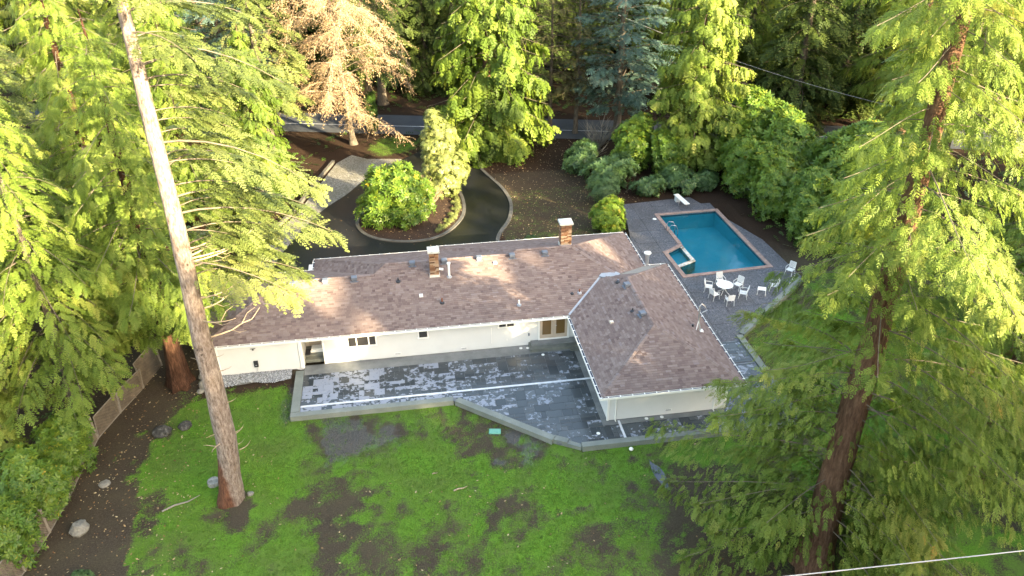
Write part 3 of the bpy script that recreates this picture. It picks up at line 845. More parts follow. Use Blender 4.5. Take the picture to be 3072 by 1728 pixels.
# every roof plane: (eave point, direction along the eave, direction up the slope, convex pieces in plan)
PLANES = {
 'front': ((xL, yF), (1, 0), (0, 1), [[(xL, 42.2), (10.03, 42.2), (12.8, 44.97), (-10.13, 44.97)], [(-10.13, 44.97), (13.93, 44.97), (12.36, 46.54), (-8.56, 46.54)],
            [(-2.26, 46.54), (12.36, 46.54), (11.55, 47.35), (-1.45, 47.35)], [(7.12, 47.35), (11.55, 47.35), (11.25, 47.65), (7.42, 47.65)]]),
 'left': ((xL, yb1), (0, -1), (1, 0), [[(xL, 42.2), (xL, yb1), (-8.56, 46.54)]]),
 'back1': ((x2, yb1), (-1, 0), (0, -1), [[(xL, yb1), (x2, yb1), (-2.26, 46.54), (-8.56, 46.54)]]),
 'left2': ((x2, yb2), (0, -1), (1, 0), [[(x2, yb1), (x2, yb2), (-1.45, 47.35), (-2.26, 46.54)]]),
 'back2': ((x3, yb2), (-1, 0), (0, -1), [[(x2, yb2), (x3, yb2), (7.12, 47.35), (-1.45, 47.35)]]),
 'left3': ((x3, yb3), (0, -1), (1, 0), [[(x3, yb2), (x3, yb3), (7.42, 47.65), (7.12, 47.35)]]),
 'back3': ((xR, yb3), (-1, 0), (0, -1), [[(x3, yb3), (xR, yb3), (11.25, 47.65), (7.42, 47.65)]]),
 'right': ((xR, yb), (0, 1), (-1, 0), [[(xR, yb3), (xR, yb), (13.93, 44.97), (11.25, 47.65)]]),
 'wing_left': ((xa, yF), (0, -1), (1, 0), [[(10.03, 33.7), (10.03, 42.2), (12.8, 44.97), (14.185, 43.585), (14.185, 37.855)]]),
 'wing_front': ((xa, yf), (1, 0), (0, 1), [[(10.03, 33.7), (18.34, 33.7), (14.185, 37.855)]]),
 'wing_right': ((xb, yf), (0, 1), (-1, 0), [[(18.34, 33.7), (18.34, 47.74), (14.185, 43.585), (14.185, 37.855)]]),
 'wing_back': ((xb, yb), (-1, 0), (0, -1), [[(18.34, 47.74), (16.7, 47.74), (13.93, 44.97), (12.8, 44.97), (14.185, 43.585)]]),
}
dk = MB()
cand = []
EXPO = .150
rs = random.Random(3)
for nm, (O, U, Vd, pieces_) in PLANES.items():
    def zz(q, lift=0.0): return ZE+PT*((q[0]-O[0])*Vd[0]+(q[1]-O[1])*Vd[1])+lift
    for pc in pieces_:
        pc = ccw(pc)
        dk.add([(q[0], q[1], zz(q, -.012)) for q in pc], [tuple(range(len(pc)))])
        us = [(q[0]-O[0])*U[0]+(q[1]-O[1])*U[1] for q in pc]; vs_ = [(q[0]-O[0])*Vd[0]+(q[1]-O[1])*Vd[1] for q in pc]
        i0 = int(math.floor(min(vs_)/EXPO+1e-6)); i1 = int(math.ceil(max(vs_)/EXPO))
        for i in range(i0, i1):
            rrow = random.Random(hash((nm, i)) & 0xffff) if False else random.Random((len(nm)*7919+ord(nm[-1])*31+i*101) & 0xffff)
            u = -40+rrow.random()*.33
            while u < max(us):
                wd = rrow.choice((.20, .26, .33, .38)); tone = min(1, max(0, rrow.gauss(.5, .18)))
                if u+wd > min(us):
                    lo = -.02 if i == 0 else 0
                    q = []
                    for uu, vv in ((u+.003, i*EXPO+lo), (u+wd-.003, i*EXPO+lo), (u+wd-.003, (i+1)*EXPO+.004), (u+.003, (i+1)*EXPO+.004)):
                        q.append((O[0]+U[0]*uu+Vd[0]*vv, O[1]+U[1]*uu+Vd[1]*vv))
                    c = clip_conv(ccw(q), pc) if i > 0 else clip_conv(ccw(q), pc)
                    if len(c) > 2 and abs(area(c)) > 2e-4:
                        vsn = []
                        thick = rrow.choice((.013, .013, .019))
                        for p_ in c:
                            d_ = (p_[0]-O[0])*Vd[0]+(p_[1]-O[1])*Vd[1]
                            fr_ = min(1, max(0, d_/EXPO-i))
                            vsn.append((p_[0], p_[1], zz(p_, .003+thick*(1-fr_))))
                        nn = len(c)
                        vsn += [(p_[0], p_[1], zz(p_, -.006)) for p_ in c]
                        fs_ = [tuple(range(nn))]+[(nn+k_, nn+(k_+1) % nn, (k_+1) % nn, k_) for k_ in range(nn)]
                        cand.append((nm, abs(area(c)), sum(p_[1] for p_ in c)/nn, vsn, fs_, tone))
                u += wd
dk.build('roof_deck', M['mortar'], house, loc=HL)
cand.sort(key=lambda c: c[2]-c[1]*20 if c[0] in ('wing_front', 'wing_left') else c[2]+50)
rest = MB()
for k_, (nm, ar, y, v, f, t) in enumerate(cand):
    if k_ < 300:
        m_ = MB(); m_.add(v, f, t); m_.build('shingle', M['roof_shingle'], house, loc=HL)
    else: rest.add(v, f, t)
tag(rest.build('shingles', M['roof_shingle'], house, loc=HL), kind='stuff')
# ridge and hip caps
capv = [(-.14, 0, -.05), (-.14, .24, -.05), (0, 0, .012), (0, .24, -.004), (.14, 0, -.05), (.14, .24, -.05), (-.14, 0, -.065), (0, 0, -.004), (.14, 0, -.065)]
capf = [(0, 2, 3, 1), (2, 4, 5, 3), (6, 7, 2, 0), (7, 8, 4, 2)]
capm = []
for t_ in (.35, .55, .75, .95):
    m_ = MB(); m_.add(capv, capf, t_); capm.append(m_.mesh('ridge_cap', M['roof_shingle']))
def zr(x, y, nm):
    O, U, Vd, _ = PLANES[nm]
    return ZE+PT*((x-O[0])*Vd[0]+(y-O[1])*Vd[1])
for a, b, nm in (((-8.56, 46.54), (-2.26, 46.54), 'front'), ((-1.45, 47.35), (7.12, 47.35), 'front'), ((7.42, 47.65), (11.25, 47.65), 'front'), ((13.93, 44.97), (11.25, 47.65), 'front'),
                 ((10.03, 33.7), (14.185, 37.855), 'wing_front'), ((18.34, 33.7), (14.185, 37.855), 'wing_front'), ((14.185, 43.585), (14.185, 37.855), 'wing_left'), ((xL, 42.2), (-8.56, 46.54), 'front'), ((-6.6, 52.5), (-1.45, 47.35), 'left2'), ((18.34, 47.74), (14.185, 43.585), 'wing_back')):
    A_ = Vector((*a, zr(*a, nm)+.04)); B_ = Vector((*b, zr(*b, nm)+.04)); L = (B_-A_).length
    n_ = int(L/.21); yv = (B_-A_).normalized(); xv = yv.cross(Vector((0, 0, 1))).normalized(); zv = xv.cross(yv)
    for i in range(n_):
        P = A_+yv*(L*i/n_)
        o = link('ridge_cap', rs.choice(capm), house)
        o.matrix_world = Matrix(((xv.x, yv.x, zv.x, P.x+HL[0]), (xv.y, yv.y, zv.y, P.y+HL[1]), (xv.z, yv.z, zv.z, P.z), (0, 0, 0, 1)))
        o.matrix_basis = o.matrix_world.copy()
# valley flashing
vf = MB()
for a, b in (((10.03, 42.2), (12.8, 44.97)),):
    za, zb_ = zr(*a, 'front'), zr(*b, 'front')
    nx_, ny_ = .055, -.055
    vf.add([(a[0]-nx_, a[1]-ny_, za+.028+.055*PT), (a[0]+nx_, a[1]+ny_, za+.028+.055*PT), (b[0]+nx_, b[1]+ny_, zb_+.028+.055*PT), (b[0]-nx_, b[1]-ny_, zb_+.028+.055*PT), (a[0], a[1], za+.02), (b[0], b[1], zb_+.02)],
           [(0, 4, 5, 3), (4, 1, 2, 5)])
vf.build('valley_flashing', M['lead'], house, loc=HL)
vf = MB(); zc = ZE+PT*2.77
vf.prism(ccw([(12.62, 44.86), (12.8, 44.66), (13.9, 44.70), (14.1, 44.95), (13.9, 45.22), (12.85, 45.2)]), zc+.03, zc+.10); vf.build('cricket_flashing', M['lead'], house, loc=HL)

# walls: cores, and lap siding boards in courses of 0.2 m
core = MB()
core.box(-12.05, -7.0, 42.47, 50.2, -.3, 2.30); core.box(-5.66, 16.1, 42.70, 52.0, -.3, 2.30); core.box(-7.0, -5.66, 44.3, 51.9, -.3, 2.30); core.box(-6.0, 2.2, 52.0, 51.95, -.3, 2.3)
core.box(10.68, 17.70, 34.43, 47.1, -.3, 2.30)
core.build('wall', M['white_siding'], house, loc=HL)
sof = MB()
for x0, x1, y0, y1 in ((xL+.05, 10.1, 42.26, 42.62), (10.08, 10.7, 33.76, 42.6), (10.7, 18.3, 33.76, 34.45), (17.66, 18.3, 34.4, 47.7), (xL+.05, -11.95, 42.6, 50.8), (16.0, 16.65, 47.7, 53.0), (-7.0, -5.66, 42.62, 44.32)):
    sof.box(x0, x1, y0, y1, 2.16, 2.19)
sof.build('soffit', M['white_trim'], house, loc=HL)
def boards(fixed, axis, s0, s1, z0, z1, facing, rng_):
    """lap siding on a wall: axis 'x' runs along x at y = fixed, facing -1 or +1"""
    H_ = .205
    z = z0; k_ = 0
    while z < z1-.02:
        zt = min(z+H_+.01, z1)
        cuts = [s0]; s = s0+rng_.uniform(1.2, 3.6)
        while s < s1-.6: cuts.append(s); s += 3.66
        cuts.append(s1)
        for a, b in zip(cuts[:-1], cuts[1:]):
            m_ = MB()
            f0 = fixed+facing*.034; f1 = fixed+facing*.012; bk = fixed-facing*.01
            if axis == 'x':
                vs_ = [(a+.002, f0, z), (b-.002, f0, z), (b-.002, f1, zt), (a+.002, f1, zt), (a+.002, bk, z), (b-.002, bk, z), (b-.002, bk, zt), (a+.002, bk, zt)]
            else:
                vs_ = [(f0, a+.002, z), (f0, b-.002, z), (f1, b-.002, zt), (f1, a+.002, zt), (bk, a+.002, z), (bk, b-.002, z), (bk, b-.002, zt), (bk, a+.002, zt)]
            m_.add(vs_, [(0, 1, 2, 3), (5, 4, 7, 6), (4, 5, 1, 0), (3, 2, 6, 7), (4, 0, 3, 7), (1, 5, 6, 2)])
            m_.build('siding_board', M['white_siding'], house, loc=HL)
        z += H_
rb = random.Random(8)
boards(42.46, 'x', -12.0, -7.05, -.02, 2.16, -1, rb)
boards(42.69, 'x', -5.64, 10.6, .03, 2.16, -1, rb)
boards(34.42, 'x', 10.72, 17.66, .03, 2.16, -1, rb)
boards(10.67, 'y', 34.42, 42.62, .03, 2.16, -1, rb)
boards(-6.99, 'y', 42.46, 44.28, .03, 2.16, 1, rb)
boards(-12.06, 'y', 42.46, 50.2, -.1, 2.16, -1, rb)
boards(17.71, 'y', 34.42, 47.1, .03, 2.16, 1, rb)
for x, y in ((-12.06, 42.44), (-7.0, 42.44), (-5.66, 42.67), (10.66, 34.40), (17.70, 34.40)):
    tr = MB(); tr.box(x-.06, x+.06, y-.035, y+.06, -.05, 2.16); tr.build('corner_trim', M['white_trim'], house, loc=HL)
# gutters, with pale hangers across a dark trough
gut = MB(); trg = MB()
hm = MB(); hm.box(-.03, .03, -.10, .10, 0, .016); hang = hm.mesh('gutter_hanger', M['white_trim'])
EAVES = [((xL, yF), (10.0, yF), 0, -1), ((xa, yF-.02), (xa, yf), -1, 0), ((xa, yf), (xb, yf), 0, -1), ((xb, yf), (xb, yb), 1, 0), ((xb, yb), (xR+.02, yb), 0, 1), ((xR, yb), (xR, yb3), 1, 0), ((xR, yb3), (x3, yb3), 0, 1), ((x3, yb3), (x3, yb2), -1, 0), ((x3, yb2), (x2, yb2), 0, 1), ((x2, yb2), (x2, yb1), -1, 0), ((x2, yb1), (xL, yb1), 0, 1), ((xL, yb1), (xL, yF), -1, 0)]
for a, b, ox, oy in EAVES:
    W_ = .12
    x0, x1 = sorted((a[0], b[0])); y0, y1 = sorted((a[1], b[1]))
    if ox: xx = sorted((a[0], a[0]+ox*W_)); gut.box(xx[0], xx[1], y0-(.12 if oy == 0 else 0), y1, ZE-.16, ZE-.05); xf = a[0]+ox*W_; f_ = sorted((xf, xf+ox*.025)); gut.box(f_[0], f_[1], y0-.12, y1+.0, ZE-.16, ZE-.012)
    else: yy = sorted((a[1], a[1]+oy*W_)); gut.box(x0, x1, yy[0], yy[1], ZE-.161, ZE-.051); yf_ = a[1]+oy*W_; f_ = sorted((yf_, yf_+oy*.025)); gut.box(x0-(.12 if a[0] != xL else 0), x1+.0, f_[0], f_[1], ZE-.161, ZE-.013)
    if ox: xx = sorted((a[0]+ox*.015, a[0]+ox*(W_-.003))); trg.box(xx[0], xx[1], y0+.01, y1-.01, ZE-.06, ZE-.045)
    else: yy = sorted((a[1]+oy*.015, a[1]+oy*(W_-.003))); trg.box(x0+.01, x1-.01, yy[0], yy[1], ZE-.062, ZE-.046)
    L = math.hypot(b[0]-a[0], b[1]-a[1]); n_ = max(1, int(L/.66))
    for i in range(n_):
        t_ = (i+.5)/n_
        link('gutter_hanger', hang, house, loc=(a[0]+(b[0]-a[0])*t_+ox*.065+HL[0], a[1]+(b[1]-a[1])*t_+oy*.065+HL[1], ZE-.014), rot=(0, 0, PI/2 if ox else 0))
fas = MB()
for a, b, ox, oy in EAVES:
    x0, x1 = sorted((a[0], b[0])); y0, y1 = sorted((a[1], b[1]))
    if ox: xx = sorted((a[0]-ox*.002, a[0]-ox*.032)); fas.box(xx[0], xx[1], y0, y1, ZE-.22, ZE-.03)
    else: yy = sorted((a[1]-oy*.002, a[1]-oy*.032)); fas.box(x0, x1, yy[0], yy[1], ZE-.22, ZE-.031)
fas.build('fascia', M['white_trim'], house, loc=HL)
gut.build('gutter', M['white_trim'], house, loc=HL); trg.build('gutter_trough', M['gutter_trough'], house, loc=HL)
for pts in ([(11.05, 33.66, 2.22), (11.05, 34.3, 2.02), (11.08, 34.33, 1.9), (11.1, 34.33, .05), (11.1, 34.2, .03)], [(17.0, 33.66, 2.22), (17.0, 34.3, 2.02), (17.0, 34.33, 1.9), (17.0, 34.33, .05), (17.0, 34.2, .03)], [(10.2, 42.2, 2.2), (10.52, 42.55, 2.0), (10.56, 42.58, .05)], [(-12.1, 42.2, 2.2), (-12.14, 42.36, 2.05), (-12.14, 42.36, .0)], [(-7.12, 42.2, 2.2), (-7.12, 42.36, 2.05), (-7.12, 42.36, .05)]):
    m_ = MB(); m_.tube(pts, .045, 4); m_.build('downspout', M['white_trim'], house, loc=HL)
# windows and doors
def window(x0, x1, z0, z1, muls, y=42.66):
    fr_ = MB(); t = .075
    fr_.box(x0-t, x1+t, y-.05, y, z1, z1+t); fr_.box(x0-t-.03, x1+t+.03, y-.085, y, z0-t, z0); fr_.box(x0-t, x0, y-.05, y, z0, z1); fr_.box(x1, x1+t, y-.05, y, z0, z1)
    for m in muls: fr_.box(m-.035, m+.035, y-.05, y, z0, z1)
    f = fr_.build('window', M['white_trim'], house, loc=HL)
    ed = [x0]+[v for m in muls for v in (m-.035, m+.035)]+[x1]
    for a, b in zip(ed[::2], ed[1::2]):
        g_ = MB(); g_.box(a, b, y-.03, y-.005, z0, z1); g_.build('pane', M['window_glass'], f)
window(-4.08, -2.40, 1.17, 1.97, (-3.58, -2.82))
window(.37, .89, 1.37, 1.97, ())
window(5.53, 6.49, 1.62, 2.02, (6.01,))
dfr = MB(); dfr.box(8.10, 8.2, 42.60, 42.67, .42, 2.12); dfr.box(10.04, 10.14, 42.60, 42.67, .42, 2.12); dfr.box(8.1, 10.14, 42.601, 42.669, 2.08, 2.15); dfr.box(8.1, 10.16, 42.56, 42.68, .36, .44)
dfr.build('door_frame', M['white_trim'], house, loc=HL)
for k_, (a, b) in enumerate(((8.21, 9.115), (9.125, 10.03))):
    m_ = MB(); s = .16
    m_.box(a, a+s, 42.61, 42.66, .45, 2.07); m_.box(b-s, b, 42.61, 42.66, .45, 2.07); m_.box(a+s, b-s, 42.611, 42.659, .45, .72); m_.box(a+s, b-s, 42.611, 42.659, 1.95, 2.07)
    dd = m_.build('door', M['door_tan'], house, loc=HL)
    g_ = MB(); g_.box(a+s, b-s, 42.63, 42.65, .72, 1.95); g_.build('pane', M['door_glass'], dd)
    if k_ == 1:
        g_ = MB(); g_.tube([(a+.07, 42.60, 1.42), (a+.07, 42.56, 1.42), (a+.18, 42.55, 1.42)], .015); g_.build('handle', M['steel'], dd)
st = MB(); st.box(7.45, 10.62, 41.75, 42.62, -.02, .24); st.build('step', M['step_stone'], house, loc=HL)
st = MB(); st.box(7.58, 10.62, 42.12, 42.62, .24, .36); st.build('step', M['band_concrete'], house, loc=HL)
st = MB(); st.box(10.05, 10.6, 41.5, 41.75, -.02, .12); st.build('step', M['step_stone'], house, loc=HL)
# side-door alcove
m_ = MB(); m_.box(-6.95, -5.7, 42.95, 44.3, -.02, .22); m_.build('step', M['step_stone'], house, loc=HL)
m_ = MB(); m_.box(-6.95, -5.7, 43.3, 44.3, .22, .40); m_.build('step', M['step_stone'], house, loc=HL)
m_ = MB(); m_.box(-6.95, -5.69, 44.24, 44.29, .4, 2.16); m_.build('alcove_panel', M['tan_soffit'], house, loc=HL)
m_ = MB(); m_.box(-6.55, -5.72, 43.55, 44.0, .40, .62); m_.box(-6.6, -5.72, 43.45, 43.55, .40, .55); m_.build('threshold', M['white_trim'], house, loc=HL)
m_ = MB(); m_.box(-6.72, -5.85, 44.2, 44.235, .42, 2.08); dd = m_.build('door', M['door_tan'], house, loc=HL)
m_ = MB(); m_.tube([(-6.62, 44.19, 1.2), (-6.62, 44.14, 1.2), (-6.5, 44.13, 1.2)], .014); m_.build('handle', M['steel'], dd)
m_ = MB(); m_.box(-6.93, -6.62, 43.2, 43.9, .405, .42); m_.build('doormat', M['dark_metal'], house, loc=HL)
for x, y, z in ((-4.95, 42.645, .20), (-1.07, 42.645, .28), (14.26, 34.375, .34), (3.2, 42.645, .22)):
    m_ = MB(); m_.box(x-.2, x+.2, y-.02, y, z-.06, z+.06)
    fv = m_.build('foundation_vent', M['white_trim'], house, loc=HL)
    m_ = MB()
    for i in range(4): m_.box(x-.17, x+.17, y-.024, y-.018, z-.045+i*.025, z-.033+i*.025)
    m_.build('louvre', M['vent_grey'], fv)
m_ = MB(); m_.box(-9.98, -9.72, 42.33, 42.43, .45, .88); cb = m_.build('charger_box', M['dark_metal'], house, loc=HL)
m_ = MB(); m_.tube([(-9.85, 42.38, .46), (-9.8, 42.34, .3), (-9.88, 42.33, .15), (-9.84, 42.36, .02)], .022, 6); m_.build('conduit', M['steel'], cb)
m_ = MB(); m_.box(-9.90, -9.80, 42.32, 42.331, .55, .62); m_.build('display', M['steel'], cb)
m_ = MB(); m_.lathe((-9.86, 42.33, 1.74), [(.05, 0), (.06, .08), (.02, .1)], 8); m_.bar((-10.02, 42.34, 1.84), (-9.7, 42.34, 1.84), .03, .03); m_.build('wall_lamp', M['dark_metal'], house, loc=HL)
m_ = MB(); m_.box(7.44, 7.52, 42.57, 42.66, .76, .94); m_.build('wall_lamp', M['vent_grey'], house, loc=HL)
m_ = MB(); m_.box(5.0, 5.04, 42.635, 42.66, .4, 1.6); m_.box(6.02, 6.06, 42.635, 42.66, .5, .62); m_.build('conduit', M['white_trim'], house, loc=HL)

# roof fittings
def vent(x, y, nm, rz=0.0):
    z = zr(x, y, nm)
    m_ = MB(); m_.cbox(-.19, .19, -.19, .19, .05, .20, .03); m_.box(-.15, .15, -.15, .15, -.12, .05); m_.box(-.26, .26, -.24, .26, -.11, -.085)
    m_.build('roof_vent', M['vent_grey'], house, loc=(x+HL[0], y+HL[1], z+.05), rot=(0, 0, rz))
for x, y in ((-7.47, 46.2), (-5.38, 46.24), (-3.52, 46.26), (.33, 47.1), (2.47, 47.1), (4.82, 47.1), (7.08, 47.1), (9.34, 47.1)): vent(x, y, 'front')
vent(13.9, 42.7, 'wing_left', .15); vent(13.88, 39.2, 'wing_left', .15)
def pipe(x, y, nm, h, r, mat, base='dark_metal', cap=None):
    z = zr(x, y, nm)
    m_ = MB(); m_.lathe((0, 0, 0), [(r, -.1), (r, h)], 10)
    o = m_.build('vent_pipe', M[mat], house, loc=(x+HL[0], y+HL[1], z))
    m_ = MB(); m_.lathe((0, 0, 0), [(r+.11, -.05), (r+.10, .03), (r+.015, .09)], 10); m_.build('pipe_boot', M[base], o)
    if cap:
        m_ = MB(); m_.lathe((0, 0, h), [(r+.01, -.02), (r+.05, .0), (r+.05, .08), (r*.4, .12)], 10); m_.build('pipe_cap', M[cap], o)
pipe(2.68, 45.9, 'front', .98, .075, 'pvc_white', 'lead', 'pvc_white')
pipe(-.68, 45.86, 'front', .25, .06, 'dark_metal'); pipe(2.02, 43.95, 'front', .34, .06, 'copper_pipe'); pipe(6.94, 43.28, 'front', .36, .05, 'pvc_white', 'lead')
pipe(11.05, 43.8, 'front', .30, .05, 'copper_pipe', 'lead'); pipe(10.56, 43.8, 'front', .12, .03, 'dark_metal'); pipe(13.54, 43.5, 'wing_left', .22, .07, 'vent_grey'); pipe(13.49, 39.96, 'wing_left', .22, .045, 'dark_metal')
pipe(-7.64, 48.76, 'back1', .5, .05, 'dark_metal')
for x, y, nm, c_ in ((.72, 44.59, 'front', 'white_trim'), (5.85, 46.7, 'front', 'white_trim'), (12.13, 39.7, 'wing_left', 'tan_soffit')):
    m_ = MB(); m_.cbox(-.12, .12, -.12, .12, -.1, .10, .02); m_.build('roof_vent', M[c_], house, loc=(x+HL[0], y+HL[1], zr(x, y, nm)))
m_ = MB(); m_.lathe((16.95, 47.95, 0), [(.13, 2.2), (.13, 3.0), (.15, 3.0), (.15, 3.08), (.10, 3.1), (.10, 3.2), (.25, 3.22), (.25, 3.28), (.05, 3.34)], 14); fl = m_.build('flue_pipe', M['steel'], house, loc=HL, smooth=False)
m_ = MB(); m_.lathe((16.95, 47.95, 3.22), [(.26, 0), (.26, .07), (.05, .13)], 14); m_.build('flue_cap', M['white_trim'], fl)
m_ = MB(); m_.tube([(17.48, 38.64, 2.68), (17.42, 38.9, 3.3), (17.40, 39.0, 4.25)], .05, 8); m_.tube([(17.4, 39.0, 4.25), (17.55, 39.05, 4.38), (17.75, 39.0, 4.2), (17.9, 38.95, 3.95), (17.6, 38.95, 3.8)], .03, 6)
ms_ = m_.build('antenna_mast', M['steel'], house, loc=HL)
m_ = MB(); m_.box(17.3, 17.66, 38.5, 38.78, 2.62, 2.72); m_.tube([(17.2, 38.6, 2.8), (17.42, 38.9, 3.3)], .025); m_.build('mast_foot', M['white_trim'], ms_)
m_ = MB(); m_.lathe((17.1, 38.95, 2.85), [(.07, 0), (.07, .15)], 8); m_.build('mast_clamp', M['dark_metal'], ms_)
# chimneys: brick by brick on the faces in view
BRK = {}
def chimney(cx, cy, w_, d_, z0, z1, seed, capn, nx):
    r_ = random.Random(seed)
    m_ = MB(); m_.box(cx-w_/2+.03, cx+w_/2-.03, cy-d_/2+.03, cy+d_/2-.03, z0-.5, z1)
    ch = m_.build('chimney', M['mortar'], house, loc=HL)
    hb = .098
    n_ = int((z1-z0)/hb); rest_ = MB()
    for i in range(n_):
        z = z0+i*hb
        for face in range(4):
            ln = w_ if face in (0, 2) else d_
            k_ = nx if face in (0, 2) else nx
            e = [0]+sorted(r_.uniform(.8, 1.2)*(j+1-(.35 if i % 2 else 0))*ln/k_ for j in range(k_-1))+[ln]
            for a, b in zip(e[:-1], e[1:]):
                if b-a < .03: continue
                pr = r_.uniform(0, .022); t = r_.random()
                a2, b2 = a-ln/2+.006, b-ln/2-.006
                q = MB(); q.box(a2, b2, -.05, .0+pr, 0, hb-.012, t)
                if face == 2:
                    sy = [(v[0], v[1]) for v in q.v]
                rzf = (PI, PI/2*3, 0, PI/2)[face] if False else (PI, -PI/2, 0, PI/2)[face]
                # face 0: -y, 1: +x, 2: +y, 3: -x
                offx, offy = ((0, -d_/2), (w_/2, 0), (0, d_/2), (-w_/2, 0))[face]
                if face != 2:
                    q.build('brick', M['brick'], ch, loc=(cx+offx, cy+offy, z), rot=(0, 0, rzf))
                else:
                    rest_.box(cx+a2, cx+b2, cy+d_/2-.05, cy+d_/2+pr, z, z+hb-.012, t)
    tag(rest_.build('bricks', M['brick'], ch), kind='stuff')
    m_ = MB(); m_.cbox(cx-w_/2-.1, cx+w_/2+.1, cy-d_/2-.1, cy+d_/2+.1, z1, z1+.14, .02); m_.cbox(cx-w_/2+.1, cx+w_/2-.1, cy-d_/2+.1, cy+d_/2-.1, z1+.14, z1+.17, .01); m_.build('chimney_cap', M['cement_cap'], ch)
    m_ = MB(); m_.box(cx-w_/2-.05, cx+w_/2+.05, cy-d_/2-.06, cy+d_/2, z0-.3, z0+.10); m_.build('flashing', M['white_flashing'], ch)
chimney(1.74, 46.3, .58, .60, 3.86, 5.60, 4, None, 2)
chimney(11.03, 48.45, .74, .66, 4.22, 5.86, 5, None, 3)
m_ = MB(); m_.bar((2.0, 46.1, 4.35), (2.32, 46.1, 4.28), .14, .1); m_.build('chimney_bracket', M['white_trim'], house, loc=HL)

# ------------------------------------------------------------------ foliage kit
def norm(a): return a/np.maximum(np.linalg.norm(a, axis=-1, keepdims=True), 1e-9)
def leaf_quad(b, d, l, w, droop=0.0):
    """a pointed leaf: base b, direction d (in the xy plane), length, width"""
    d = np.array(d, float)/math.hypot(*d[:2]); s = np.array([-d[1], d[0]])
    m = np.array(b[:2])+d[:2]*l*.45; t = np.array(b[:2])+d[:2]*l
    zb = b[2]
    return [(b[0], b[1], zb), (m[0]+s[0]*w/2, m[1]+s[1]*w/2, zb-droop*l*.3), (t[0], t[1], zb-droop*l), (m[0]-s[0]*w/2, m[1]-s[1]*w/2, zb-droop*l*.3)]
def tmpl_spray(npair, spread, lmax, wid, curve, tip=.2, droop=.25):
    V = []
    for i in range(npair):
        x = .06+.82*i/max(1, npair-1)
        l = lmax*(1-.72*x)*(1+.18*((i % 2)*2-1))
        for sg in (-1, 1):
            xx = x+(.03 if sg > 0 else 0)
            V += leaf_quad((xx, 0, -curve*xx*xx), (math.cos(spread), sg*math.sin(spread)), l, wid, droop)
    V += leaf_quad((.86, 0, -curve*.74), (1, 0), tip, wid, droop)
    V += [(0, .010, 0), (0, -.010, 0), (.9, -.006, -curve*.8), (.9, .006, -curve*.8)]
    return np.array(V, float)
SPRAY = {
 'cedar': tmpl_spray(6, R(38), .50, .085, .22, .22, .15),
 'cedar_hi': tmpl_spray(5, R(38), .50, .10, .22, .24, .15),
 'cedar_lo': tmpl_spray(4, R(36), .56, .19, .30),
 'fir': tmpl_spray(6, R(48), .34, .105, .12, .2, .1),
 'fir_lo': tmpl_spray(4, R(46), .38, .17, .12, .22, .1),
}
def place(tm, P, X, N, S, tone):
    """put one template at many points; returns vertices and tones"""
    X = norm(X); Y = norm(np.cross(N, X)); Z = np.cross(X, Y)
    S = np.asarray(S)[:, None, None]
    V = P[:, None, :]+S*(tm[None, :, 0:1]*X[:, None, :]+tm[None, :, 1:2]*Y[:, None, :]+tm[None, :, 2:3]*Z[:, None, :])
    T = np.repeat(tone[:, None], len(tm), 1)
    return V.reshape(-1, 3), T.reshape(-1)
def quads(n): return np.arange(n*4, dtype=np.int32).reshape(-1, 4)
def tubes_np(paths, radii, n=5):
    """many limbs as tubes: paths (k,m,3), radii (k,m)"""
    k, m, _ = paths.shape
    d = np.gradient(paths, axis=1); d = norm(d)
    ref = np.broadcast_to(np.array([0.0, 0, 1]), d.shape).copy()
    ref[np.abs(d[..., 2]) > .95] = (1, 0, 0)
    x = norm(np.cross(d, ref)); y = np.cross(x, d)
    a = np.arange(n)*2*PI/n
    V = paths[:, :, None, :]+radii[:, :, None, None]*(np.cos(a)[None, None, :, None]*x[:, :, None, :]+np.sin(a)[None, None, :, None]*y[:, :, None, :])
    idx = np.arange(k*m*n).reshape(k, m, n); nx_ = np.roll(idx, -1, 2)
    F = np.stack([idx[:, :-1], nx_[:, :-1], nx_[:, 1:], idx[:, 1:]], -1).reshape(-1, 4)
    return V.reshape(-1, 3), F

def trunk_mesh(name, H, r0, mat, seed, flute=.0, nseg=34, nring=14, lean=(0, 0), rtop=.04, flare=.5, sweep=0.0):
    rg = np.random.default_rng(seed)
    t = np.linspace(0, 1, nseg)**1.5
    z = -.35+t*(H+.35)
    V = []
    ph = rg.uniform(0, 6.28, 4)
    wob = np.cumsum(rg.normal(0, .02, (nseg, 2)), 0)*min(1, H/25)
    for i in range(nseg):
        a = np.arange(nring)*2*PI/nring
        r = r0*((1-t[i])**.85)*(1-rtop)+rtop*r0
        zz_ = max(0, z[i])
        r = r*(1+flare*math.exp(-zz_/(r0*1.6)))
        fl = flute*math.exp(-zz_/3.5)
        rr_ = r*(1+fl*np.cos(5*a+ph[0]+zz_*.1)+fl*.6*np.cos(8*a+ph[1])+.05*np.cos(3*a+ph[2]+zz_*.7)+rg.normal(0, .018, nring))
        V.append(np.stack([rr_*np.cos(a)+lean[0]*zz_+wob[i, 0]-sweep*math.exp(-zz_/1.5), rr_*np.sin(a)+lean[1]*zz_+wob[i, 1], np.full(nring, z[i])], -1))
    V = np.array(V); idx = np.arange(nseg*nring).reshape(nseg, nring); nx_ = np.roll(idx, -1, 1)
    F = np.stack([idx[:-1], nx_[:-1], nx_[1:], idx[1:]], -1).reshape(-1, 4)
    return mesh_np(name, V.reshape(-1, 3), F, mat, smooth=True)

